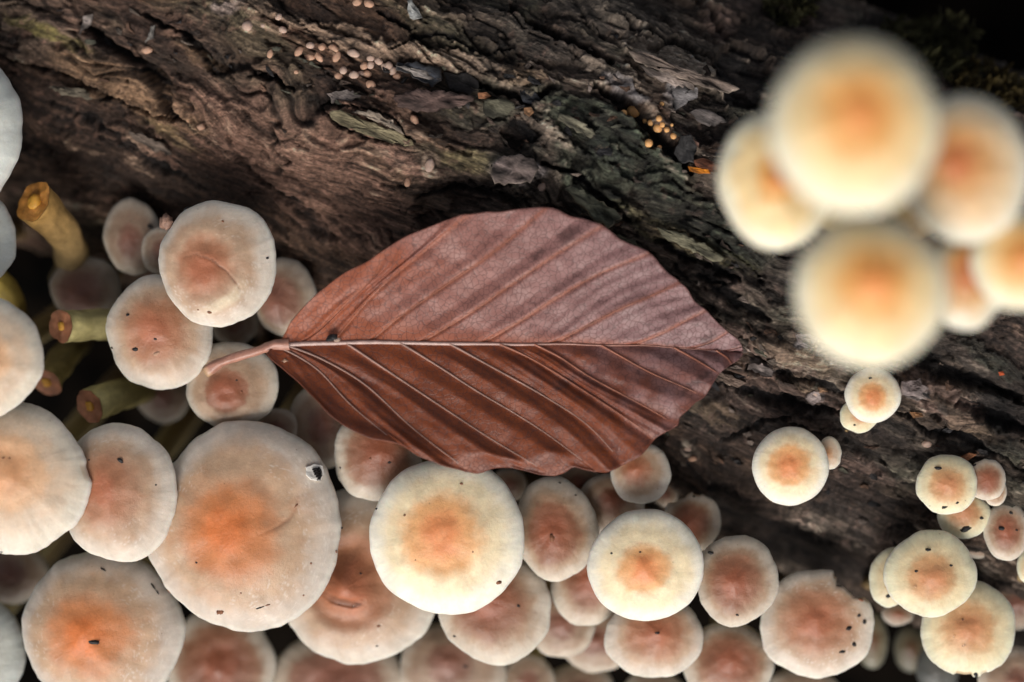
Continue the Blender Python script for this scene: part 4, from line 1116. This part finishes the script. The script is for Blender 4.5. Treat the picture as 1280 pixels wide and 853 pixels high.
# ------------------------------------------------------------------ cut stems
def cut_stem(label, pts, rads, end_r, core_r, face_n, torn=False, tip_rgb=(0.50, 0.40, 0.13), deep_rgb=(0.20, 0.14, 0.04)):
    """pts: (px, py, z) from the cut face down into the dark; rads in px"""
    P_ = [at(*p) for p in pts]
    root = empty('cut_stem', P_[0])
    tag(root, label, 'mushroom stem', 'cut stems in the left cluster')
    fine_, fr_ = [], []
    n = len(P_)
    for i in range(n - 1):
        p0 = P_[max(i - 1, 0)]; p1 = P_[i]; p2 = P_[i + 1]; p3 = P_[min(i + 2, n - 1)]
        for q in range(8):
            t = q / 8
            v = 0.5 * ((2 * p1) + (p2 - p0) * t + (2 * p0 - 5 * p1 + 4 * p2 - p3) * t * t + (3 * p1 - p0 - 3 * p2 + p3) * t ** 3)
            fine_.append(v); fr_.append((rads[i] * (1 - t) + rads[i + 1] * t) * 0.01)
    fine_.append(P_[-1]); fr_.append(rads[-1] * .01)
    seg = 28
    # rings: the cut's rim is perpendicular to face_n
    V_, F_ = tube(fine_, fr_, seg, 0.16, len(label))
    fn = Vector(face_n).normalized()
    ax = (fine_[1] - fine_[0]).normalized()
    for k in range(seg):                       # shear the first rings to the plane of the cut
        for i in range(5):
            v = V_[i * seg + k]
            off = v - fine_[i]
            den = ax.dot(fn)
            sh_ = -off.dot(fn) / den if abs(den) > .15 else 0
            j = 0.05 * mnoise.noise(Vector((k * .7, 1.3, len(label)))) * (.6 if torn else .5) * (1 if i < 2 else 0)
            V_[i * seg + k] = v + ax * (sh_ + j) * (1 - i / 5)
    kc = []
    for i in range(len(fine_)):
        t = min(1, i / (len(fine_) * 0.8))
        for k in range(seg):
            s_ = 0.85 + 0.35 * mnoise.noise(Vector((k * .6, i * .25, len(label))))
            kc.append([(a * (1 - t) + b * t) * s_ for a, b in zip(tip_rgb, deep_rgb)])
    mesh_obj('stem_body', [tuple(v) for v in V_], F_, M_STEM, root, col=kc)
    c_ = sum((V_[k] for k in range(seg)), Vector()) / seg
    fv, ff = [], []
    rr_ = [1.0, .93, .75, .5, .25]
    for ri, f_ in enumerate(rr_):
        for k in range(seg):
            v = c_ + (V_[k] - c_) * f_
            nz_ = mnoise.noise(v * 9) * (0.05 if torn else 0.02)
            fv.append(v - ax * (0.014 * (ri > 1) - 0.006 + nz_ * (ri > 0)) * -1)
    fv.append(c_ + ax * 0.015)
    for ri in range(len(rr_) - 1):
        for k in range(seg):
            ff.append((ri * seg + k, ri * seg + (k + 1) % seg, (ri + 1) * seg + (k + 1) % seg, (ri + 1) * seg + k))
    b_ = (len(rr_) - 1) * seg
    for k in range(seg):
        ff.append((b_ + k, b_ + (k + 1) % seg, len(fv) - 1))
    mesh_obj('cut_face', [tuple(v) for v in fv], ff, M_TORN if torn else M_FLESH, root)
    if core_r:
        u_ = fn.orthogonal().normalized()
        Vb, Fb = ball_mesh((0, 0, 0), core_r * .01, 1, 1, .5, 0, .3, 14, 8, 3)
        q_ = Vector((0, 0, 1)).rotation_difference(fn)
        Vb = [q_ @ v + c_ - ax * 0.0 for v in Vb]
        mesh_obj('pith', [tuple(v) for v in Vb], Fb, M_CORE, root)
    return root


cut_stem('thick torn stem with an orange open end curving down beside the grey caps', [(42, 253, -.35), (64, 272, -.6), (84, 300, -1.1), (90, 335, -2.2), (80, 350, -5)], [27, 23, 22, 21, 17], 24, 11, (-.55, .35, .75), torn=True,
         tip_rgb=(0.50, 0.28, 0.08), deep_rgb=(0.33, 0.25, 0.13))
cut_stem('pale yellow stem lying flat with a round brown cut end and yellow pith', [(77, 408, -.55), (105, 407, -.75), (140, 406, -1.0), (190, 410, -1.8), (215, 425, -4)], [20.5, 20, 20, 20, 18], 20, 6, (-.62, 0, .78),
         tip_rgb=(0.56, 0.47, 0.20), deep_rgb=(0.30, 0.26, 0.12))
cut_stem('dark stem stub with a reddish cut end beside the left edge cream cap', [(58, 478, -1.1), (72, 458, -1.5), (90, 435, -2.4), (100, 425, -5)], [20, 18, 18, 16], 18, 7, (-.35, -.55, .75),
         tip_rgb=(0.40, 0.31, 0.11), deep_rgb=(0.16, 0.12, 0.04))
cut_stem('knobbly yellow stem with a slanted brown cut above the pinkish beige cap', [(112, 508, -.6), (134, 499, -.8), (158, 492, -1.5), (185, 485, -2.6), (195, 480, -5)], [23, 21, 20, 18, 16], 20, 7, (-.6, -.35, .72),
         tip_rgb=(0.62, 0.52, 0.22), deep_rgb=(0.2, 0.16, 0.05))
cut_stem('ochre stem between the two caps at the left edge', [(-14, 340, -1.3), (2, 356, -1.35), (16, 380, -1.7), (20, 400, -3.5)], [17, 17, 16, 15], 15, 4, (-.5, .4, .75),
         tip_rgb=(0.42, 0.31, 0.06), deep_rgb=(0.3, 0.2, 0.05))


# ------------------------------------------------------------------ pellets, beads and chips on the log
def on_log_ball(name, label, cat, group, px, py, r, asp, ang, mat, jag=.2):
    hp_, ok_ = log_hit(px, py)
    rr_ = r * .01
    c_ = Vector((hp_.x, hp_.y, hp_.z + rr_ * .12))
    V_, Fs = ball_mesh((c_.x, c_.y, c_.z), rr_ * .95, asp, 1, .95, R(ang), jag * .9, 16, 10, px)
    o = mesh_obj(name, [tuple(v) for v in V_], Fs, mat, None, origin=tuple(c_))
    tag(o, label, cat, group)


PELLETS = [
    (373, 63, 5, 1.5, 50, 0, 'tan pellet standing leftmost of the upper pellet row'), (389, 60, 4.5, 1.3, 0, 1, 'pale pellet second in the upper pellet row, above a broader one'),
    (386, 71.5, 5, 1.5, -12, 0, 'broad pellet lying below the second one of the upper row'), (400, 71.5, 4.8, 1.6, -55, 0, 'slanted oblong pellet in the middle of the upper group'),
    (405, 61.5, 4.8, 1.05, 0, 0, 'round pellet above the slanted oblong one'), (417, 59, 4.8, 1.55, -30, 0, 'oblong pellet at the upper right end of the upper group'),
    (419.5, 71.5, 4.8, 1.6, 65, 0, 'upright oblong pellet at the lower right end of the upper group'), (441, 64.5, 5.3, 1.6, -18, 1, 'lone pale pellet between the two pellet groups'),
    (424, 94.5, 5.5, 1.1, 0, 0, 'tan pellet at the left end of the lower row'), (432, 90, 5, 1.1, 40, 1, 'second pellet of the lower row'),
    (441, 91, 5.2, 1.3, 0, 1, 'third pellet of the lower row'), (449.5, 91.5, 4.6, 1.2, 0, 1, 'fourth pellet of the lower row'),
    (457.5, 92.5, 5.2, 1.15, 0, 0, 'pinkish pellet at the right end of the lower row'), (454, 82.5, 5.2, 1.2, 20, 0, 'orange brown pellet just above the lower row'),
    (461, 80, 4.8, 1.2, 60, 1, 'pale pellet starting the curved chain'), (465, 74.5, 4.8, 1.2, 0, 1, 'pellet at the top of the curved chain'),
    (473, 79, 4.8, 1.2, -30, 1, 'third pellet along the curved chain'), (480, 83.5, 4.6, 1.4, -60, 1, 'fourth pellet along the curved chain'),
    (485.5, 83, 5, 1.2, -40, 1, 'fifth pellet along the curved chain'), (489, 90, 4.8, 1.2, 60, 1, 'pellet ending the curved chain'),
    (498, 95.5, 4.6, 1.2, 0, 0, 'dull pellet just past the end of the curved chain'), (462, 104.5, 6, 1.2, -40, 0, 'larger brown pellet below the lower row'),
    (517, 149, 5.3, 1.6, -65, 0, 'lone tan pellet right of the yellow splinter'), (308, 35.5, 6.8, 1.05, 0, 1, 'biggest pale pellet left of all the others near the top'),
    (327, 33.5, 3, 1.1, 0, 1, 'tiny pellet right of the biggest pale one'), (345, 22, 4, 1.3, 40, 1, 'whitish grain above the groups near the top'),
    (353, 41, 4.4, 1.3, -20, 1, 'whitish grain below the one near the top'), (336, 69, 4, 1.5, 70, 0, 'dim oblong pellet left of the upper group'),
    (183.5, 61.5, 5, 1.6, 4, 0, 'tan pellet lying on the log far left above the long crack'), (250.5, 158, 5.6, 1.1, 0, 0, 'orange tan pellet at the right end of the long crack'),
    (444, 5, 5, 1.3, 30, 0, 'tan pellet at the top edge, left one of the pair'), (459, 4, 5.2, 1.3, -20, 0, 'tan pellet at the top edge, right one of the pair'),
    (508, 231, 4.4, 1.4, 80, 0, 'dim brown pellet above the leaf on the log'), (539, 205, 6, 1.6, 75, 1, 'pale upright grain above the left part of the leaf'),
    (369, 90, 3, 1.1, 0, 0, 'small dim pellet below the upper group'), (680, 236, 5.6, 1.5, 40, 1, 'pale grain beside the pinkish grey flake above the leaf'),
    (1018, 495, 5, 1.3, 20, 1, 'pale grain on the log left of the small round cream cap'), (858, 564, 4.6, 1.2, 0, 1, 'whitish grain right of the leaf on the dark wood'),
    (868, 573, 4, 1.5, 10, 0, 'pinkish grain right of the leaf, below the whitish one'), (1158, 555, 5.2, 1.3, 0, 1, 'grey grain on the log above the lower right group'),
]
for (x_, y_, r_, a_, g_, mt, lb) in PELLETS:
    on_log_ball('pellet', lb, 'pellet', 'tan pellets scattered on the log', x_, y_, r_, a_, g_, M_PELLET2 if mt else M_PELLET)
BEADS = [
    (794, 141.5, 9, 'largest orange bead fungus on the log'), (782.5, 141, 4.6, 'small orange bead touching the left side of the largest'), (806, 150, 3.4, 'small orange bead right below the largest'),
    (815, 156.5, 4.2, 'orange bead at the left of the middle clump'), (824, 150.5, 4.2, 'orange bead at the top of the middle clump'), (828, 157.5, 3.8, 'orange bead at the right of the middle clump'),
    (820.5, 163, 6.2, 'biggest orange bead of the middle clump'), (831, 165, 3.8, 'orange bead just right of the middle clump'), (839, 169, 4.2, 'orange bead farthest right'),
    (814, 178, 5.6, 'pale yellow bead lowest on the left'), (827, 183.5, 3.2, 'small dull bead lowest on the right'), (840, 155, 2.2, 'tiny orange bead above the farthest right one'),
    (827, 127, 3, 'tiny orange bead above the clump on the grey wood'),
]
for (x_, y_, r_, lb) in BEADS:
    on_log_ball('bead_fungus', lb, 'fungus', 'orange bead fungi right of the log centre', x_, y_, r_, 1.03, 0, M_ORANGE, .1)

CHIPS = [
    ([(860, 208), (872, 210), (886, 212), (888, 217), (874, 217), (862, 214)], (0.80, 0.26, 0.02), 'bright orange chip on the log left of the blurred cluster', .05),
    ([(866, 200), (880, 198), (898, 205), (904, 214), (888, 215), (870, 208)], (0.20, 0.07, 0.035), 'red brown bark chip behind the bright orange chip', .06),
    ([(597, 116), (608, 115), (614, 120), (608, 124), (598, 123)], (0.50, 0.22, 0.11), 'square orange brown chip on the log above the leaf', .05),
    ([(655, 135), (664, 134), (668, 141), (662, 146), (655, 142)], (0.42, 0.22, 0.11), 'dull orange chip right of the square one', .05),
    ([(1137, 515), (1152, 516), (1155, 521), (1142, 523)], (0.55, 0.27, 0.12), 'orange chip on the log right of the small round cream cap', .05),
    ([(1022, 485), (1033, 485), (1035, 490), (1024, 491)], (0.42, 0.24, 0.14), 'tan orange chip left of the small round cream cap', .04),
    ([(1248, 465), (1254, 464), (1256, 469), (1250, 470)], (0.55, 0.10, 0.03), 'tiny red chip near the right edge on wet wood', .03),
    ([(1198, 572), (1212, 566), (1222, 568), (1210, 576)], (0.32, 0.13, 0.06), 'rust brown sliver above the lumpy cap at the right', .04),
]
for k, (pts, rgb, lb, th_) in enumerate(CHIPS):
    cx = sum(p[0] for p in pts) / len(pts); cy = sum(p[1] for p in pts) / len(pts)
    hp_, ok_ = log_hit(cx, cy)
    o = flake_mesh('wood_chip', pts, hp_.z + .07, th_, rgb, M_CHIP, None, seed=700 + k, jag=.06)
    tag(o, lb, 'wood chip', 'coloured wood chips lying on the log')

# ------------------------------------------------------------------ the leaf
MID = [(344, 432), (380, 430), (420, 429), (470, 428), (515, 429), (566, 430), (611, 430), (650, 431), (704, 430), (755, 432), (805, 432), (845, 435), (890, 438), (928, 440)]
UP_EDGE = [(344, 432), (364, 403), (378, 386), (397, 367), (431, 341), (459, 327), (479, 313), (507, 296), (541, 282), (572, 270), (586, 268), (610, 265), (625, 265), (650, 261), (668, 259.5), (684, 259), (694, 261), (701, 264),
           (708, 268), (715, 271), (729, 273), (741, 277), (754, 282), (766, 291), (777, 300), (794, 307), (808, 313), (819, 322), (830, 336), (847, 350), (855, 357), (861, 364), (867, 375), (875, 382), (883, 388), (893, 399), (901, 407), (910, 415), (923, 425.5), (927.5, 433), (928, 440)]
LO_EDGE = [(333, 441), (340, 450), (352, 459), (362, 468), (372, 476), (385, 490), (400, 505), (417, 522), (442, 539), (467, 549), (482, 551), (496, 554), (510, 562), (524, 571), (549, 580), (566, 585), (580, 589), (592, 592),
           (600, 592), (617, 586), (637, 585), (652, 587), (667, 591), (680, 594), (693, 595), (706, 591), (718, 584), (732, 587), (745, 590), (757, 591), (768, 587), (780, 581), (802, 569), (819, 549), (833, 540), (847, 532), (850, 522), (861, 512), (870, 503), (881, 496), (891, 480), (898, 469), (905, 462), (913, 456), (921, 451), (926, 446), (928, 440)]
UP_VEINS = [
    [(350, 431), (352, 424), (364, 403)],
    [(372, 430), (400, 412), (440, 372), (470, 344), (479, 313)],
    [(416, 429), (465, 370), (520, 322), (586, 268)],
    [(462, 428), (500, 396), (560, 355), (620, 313), (684, 259)],
    [(525, 429), (590, 390), (645, 352), (705, 312), (754, 282)],
    [(602, 430), (650, 402), (692, 375), (749, 343), (812, 318)],
    [(690, 431), (740, 405), (777, 386), (815, 370), (850, 354)],
    [(790, 432), (825, 418), (850, 405), (883, 388)],
    [(862, 436), (888, 428), (910, 415)],
    [(905, 438.5), (916, 437), (927, 434)],
]
LO_VEINS = [
    [(337, 436), (336, 438), (335, 442)],
    [(340, 436), (370, 448), (400, 467), (440, 508), (496, 554)],
    [(356, 433), (400, 449), (456, 481), (512, 532), (555, 566), (592, 592)],
    [(432, 430), (493, 470), (557, 512), (614, 549), (672, 583), (693, 595)],
    [(500, 430), (545, 457), (597, 490), (640, 515), (681, 541), (720, 570), (745, 590)],
    [(562, 431), (614, 459), (681, 496), (735, 532), (780, 581)],
    [(625, 431), (670, 452), (735, 492), (790, 528), (819, 549)],
    [(668, 431), (700, 447), (740, 473), (800, 505), (847, 532)],
    [(752, 432), (811, 465), (850, 482), (881, 496)],
    [(843, 436), (870, 450), (898, 467)],
    [(895, 439), (908, 447), (915, 456)],
]


def resample(pts, n, smooth=True):
    P_ = np.array(pts, float)
    if smooth and len(P_) > 2:                       # Catmull-Rom
        out = []
        for i in range(len(P_) - 1):
            a = P_[max(i - 1, 0)]; b_ = P_[i]; c_ = P_[i + 1]; d_ = P_[min(i + 2, len(P_) - 1)]
            for t in np.linspace(0, 1, 12, endpoint=False):
                out.append(0.5 * (2 * b_ + (c_ - a) * t + (2 * a - 5 * b_ + 4 * c_ - d_) * t * t + (3 * b_ - a - 3 * c_ + d_) * t ** 3))
        out.append(P_[-1]); P_ = np.array(out)
    L_ = np.concatenate([[0], np.cumsum(np.hypot(*np.diff(P_, axis=0).T))])
    q = np.linspace(0, L_[-1], n)
    return np.stack([np.interp(q, L_, P_[:, 0]), np.interp(q, L_, P_[:, 1])], -1)


def locate(curve, p):
    d = np.hypot(curve[:, 0] - p[0], curve[:, 1] - p[1])
    return int(np.argmin(d))


def leaf_half(veins, edge, side, NU=22, NV=70):
    E = resample(edge, 1600, smooth=True); Mc = resample(MID, 1600)
    nv = len(veins)
    CV = [resample(v, NV) for v in veins]
    ei = [locate(E, v[-1]) for v in veins]; mi = [locate(Mc, v[0]) for v in veins]
    if side < 0:
        ei[0] = locate(E, veins[0][-1])
    cols, sidx = [], []
    t = np.linspace(0, 1, NV)
    for i in range(nv):
        last = i == nv - 1
        for q in range(NU):
            f = q / NU
            if last:
                c1 = np.repeat(Mc[-1][None], NV, 0) * 1.0
                e1, m1 = len(E) - 1, len(Mc) - 1
            else:
                c1, e1, m1 = CV[i + 1], ei[i + 1], mi[i + 1]
            base_ = CV[i] * (1 - f) + c1 * f
            et = E[int(round(ei[i] * (1 - f) + e1 * f))]; mt = Mc[int(round(mi[i] * (1 - f) + m1 * f))]
            cur = base_ + (t ** 2)[:, None] * (et - base_[-1]) + ((1 - t) ** 3)[:, None] * (mt - base_[0])
            cols.append(cur); sidx.append(i + f)
    G = np.array(cols)                                     # (ncol, NV, 2)
    s_ = np.array(sidx)[:, None] * np.ones(NV)[None]
    tt = np.ones(len(cols))[:, None] * t[None]
    return G, s_, tt


def leaf_height(s_, t, X, side):
    """the blade: a shallow V over the midrib, pleated between the side veins"""
    f = s_ % 1.0
    wid = np.clip(1 - np.abs((X - 640) / 320) ** 3, 0.25, 1)
    if side > 0:
        pleat = np.where(f < 0.6, 1 - f / 0.6, (f - 0.6) / 0.4)       # each pleat: long flank, steep flank
        amp = 0.048 * (1 + .35 * np.sin(np.floor(s_) * 2.3))
        v = 0.26 * t ** 1.15
    else:
        pleat = np.where(f < 0.5, f / 0.5, 1 - (f - 0.5) / 0.5)
        amp = 0.082 * (1 + .3 * np.sin(np.floor(s_) * 1.7))
        v = 0.32 * t ** 1.1
    pleat = sstep(-0.15, 1.15, pleat)
    env = sstep(0.0, 0.22, t) * (0.75 + 0.35 * t) * wid
    hgt = v * wid + amp * (pleat - 0.4) * env
    hgt += 0.009 * np.sin((s_ * 3.1 + 0.7 * np.sin(t * 3 + s_)) * 2 * np.pi) * env * (0.5 + .5 * np.sin(s_ * 1.3))
    vein = np.exp(-(np.minimum(f, 1 - f) / 0.05) ** 2)
    hgt += (0.012 if side < 0 else -0.03) * vein * (1 - t * .5)
    return hgt


def leaf_z(X, Y):
    """general lie of the leaf over the log and the caps"""
    u = (X - 640) / 300
    return 0.34 + 0.06 * u * 0 - 0.05 * np.clip(u, 0, 2) ** 2 + 0.05 * np.clip(-u, 0, 2)


leaf = empty('leaf', at(640, 430, .34))
tag(leaf, 'fallen copper brown beech leaf with pleated veins resting across the log and the caps', 'leaf')
vv, ff_, kk_ = [], [], []
off = 0
NVV = 76
VEINPATHS = []
for side, veins, edge in ((1, UP_VEINS, UP_EDGE), (-1, LO_VEINS, LO_EDGE)):
    G, s_, t_ = leaf_half(veins, edge, side, 22, NVV)
    X, Y = G[..., 0], G[..., 1]
    Z = leaf_z(X, Y) + leaf_height(s_, t_, X, side)
    # uneven buckles and a curling rim
    Z += 0.035 * fbm(X / 60, Y / 60, 3, 120) * sstep(0, .2, t_) + 0.0035 * fbm(X / 12, Y / 12, 2, 121) * sstep(0, .2, t_)
    if side < 0:
        Z -= 0.16 * np.exp(-((X - 655) / 110) ** 2) * sstep(0.86, 1.0, t_)
        Z += 0.06 * np.exp(-((X - 460) / 60) ** 2) * sstep(0.8, 1.0, t_)
    kz = (D - Z) / D / 100
    XW, YW = (X - 640) * kz, (426.5 - Y) * kz
    nc, nt_ = X.shape
    vv.append(np.stack([XW, YW, Z], -1).reshape(-1, 3))
    f_ = grid_faces(nc, nt_)
    ff_.append((f_ if side < 0 else f_[:, ::-1]) + off)
    off += nc * nt_
    # pigment: rusty along the base and lower half, purplish toward the tip, lilac sky sheen painted into the upper half
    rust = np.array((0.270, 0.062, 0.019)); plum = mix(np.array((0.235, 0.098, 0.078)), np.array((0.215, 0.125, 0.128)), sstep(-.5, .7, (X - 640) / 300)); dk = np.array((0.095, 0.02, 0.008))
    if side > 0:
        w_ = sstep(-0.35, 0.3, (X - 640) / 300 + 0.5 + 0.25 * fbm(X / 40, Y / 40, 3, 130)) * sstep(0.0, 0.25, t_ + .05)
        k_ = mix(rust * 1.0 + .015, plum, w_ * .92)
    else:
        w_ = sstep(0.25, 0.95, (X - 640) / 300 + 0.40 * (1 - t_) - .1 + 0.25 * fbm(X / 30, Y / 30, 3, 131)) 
        k_ = mix(rust * .62, plum, w_ * .85)  # lower half's turn away from the light painted as darker rust
        fr_ = s_ % 1.0
        k_ = mix(k_, dk, 0.45 * sstep(0.2, 0.6, fbm(X / 25, Y / 60, 3, 132) + .15))
    vein = np.exp(-(np.minimum(s_ % 1, 1 - s_ % 1) / 0.055) ** 2)
    k_ = mix(k_, np.array((0.33, 0.10, 0.045)), (0.75 if side > 0 else .45) * vein * (1 - .4 * t_))
    rim = sstep(0.97, 1.0, t_)
    k_ = mix(k_, np.array((0.10, 0.035, 0.025)), 0.5 * rim)
    # dark blotches
    for (bx, by, br, bw_) in ((712, 293, 16, 9), (885, 425, 12, 6), (672, 318, 10, 5), (870, 478, 26, 5), (705, 480, 20, 5), (660, 590, 12, 5)):
        k_ = mix(k_, np.array((0.05, 0.022, 0.02)), 0.6 * blob(X + 5 * perlin(X / 5, Y / 5, 140), Y + 5 * perlin(X / 5, Y / 5, 141), bx, by, br, bw_, -35))
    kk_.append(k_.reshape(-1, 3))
    for i in range(len(veins)):
        if i in (0,): continue
        idx = i * 22
        VEINPATHS.append((side, i, XW[idx], YW[idx], Z[idx]))
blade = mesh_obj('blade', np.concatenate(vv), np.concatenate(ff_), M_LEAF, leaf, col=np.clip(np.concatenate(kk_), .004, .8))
so = blade.modifiers.new('thickness', 'SOLIDIFY'); so.thickness = 0.016; so.offset = -1
M_VEINDARK = plain('leaf_vein_copper', (0.30, 0.11, 0.065), 0.42, 0.3, 5, spec=0.6)
for (side, i, xs, ys, zs) in VEINPATHS:
    path = [Vector((xs[q], ys[q], zs[q] + (0.004 if side < 0 else -0.002))) for q in range(0, int(NVV * .94), 3)]
    n_ = len(path)
    r0 = 0.011 if side < 0 else 0.006
    V_, Fs = tube(path, [r0 * (1 - .75 * q / n_) + .002 for q in range(n_)], 7)
    mesh_obj('vein', [tuple(v) for v in V_], Fs, M_VEIN if side < 0 and i < 6 else M_VEINDARK, leaf)
Mc = resample(MID, 90)
path, rad = [], []
for q, (x_, y_) in enumerate(Mc[:84]):
    z_ = float(leaf_z(np.array(x_), 0)) + .004
    path.append(at(x_, y_, z_)); rad.append(0.027 * (1 - q / 84) ** .8 + .003)
V_, Fs = tube(path, rad, 10, .2)
kc = []
for q in range(len(path)):
    a = min(1, max(0, (q - 30) / 30))
    c_ = [(1 - a) * p + a * r_ for p, r_ in zip((0.46, 0.31, 0.27), (0.28, 0.12, 0.085))]
    kc += [c_] * 10
M_RIB = pigment_material('leaf_rib', rough=.38, bump=.006, scale=12, spec=.6, var=.2)
mesh_obj('midrib', [tuple(v) for v in V_], Fs, M_RIB, leaf, col=kc)
pet = [(258, 464, .10), (275, 454, .18), (300, 445, .26), (325, 437, .33), (344, 432, .385), (362, 430.5, .40)]
path = [at(*p) for p in pet]
pp = []
for i in range(len(path) - 1):
    for q in range(5): pp.append(path[i].lerp(path[i + 1], q / 5))
pp.append(path[-1])
V_, Fs = tube(pp, [.078 - .022 * min(1, i / 8) + .012 * (i > 16) for i in range(len(pp))], 14, .35, 2)
Fs.append(tuple(range(14)))
kc = []
for i in range(len(pp)):
    a = max(0, 1 - i / 2)
    kc += [[a * p + (1 - a) * q_ for p, q_ in zip((0.55, 0.36, 0.2), (0.36, 0.17, 0.12))]] * 14
mesh_obj('petiole', [tuple(v) for v in V_], Fs, M_RIB, leaf, col=kc)

for (x_, y_, r_, mt, lb) in ((415, 423, 4.5, M_SPECK, 'black crumb lying on the leaf beside the midrib'), (422, 425, 2.6, M_PELLET2, 'pale grain next to the black crumb on the leaf'),
                             (356, 451.5, 2.6, M_PELLET, 'tiny beige grain on the leaf near its base')):
    c_ = at(x_, y_, .46 if y_ < 440 else .42)
    V_, Fs = ball_mesh(tuple(c_), r_ * .01, 1.6, 1, .8, .3, .7, 12, 8, x_)
    tag(mesh_obj('crumb', [tuple(v) for v in V_], Fs, mt, None, origin=tuple(c_)), lb, 'crumb')
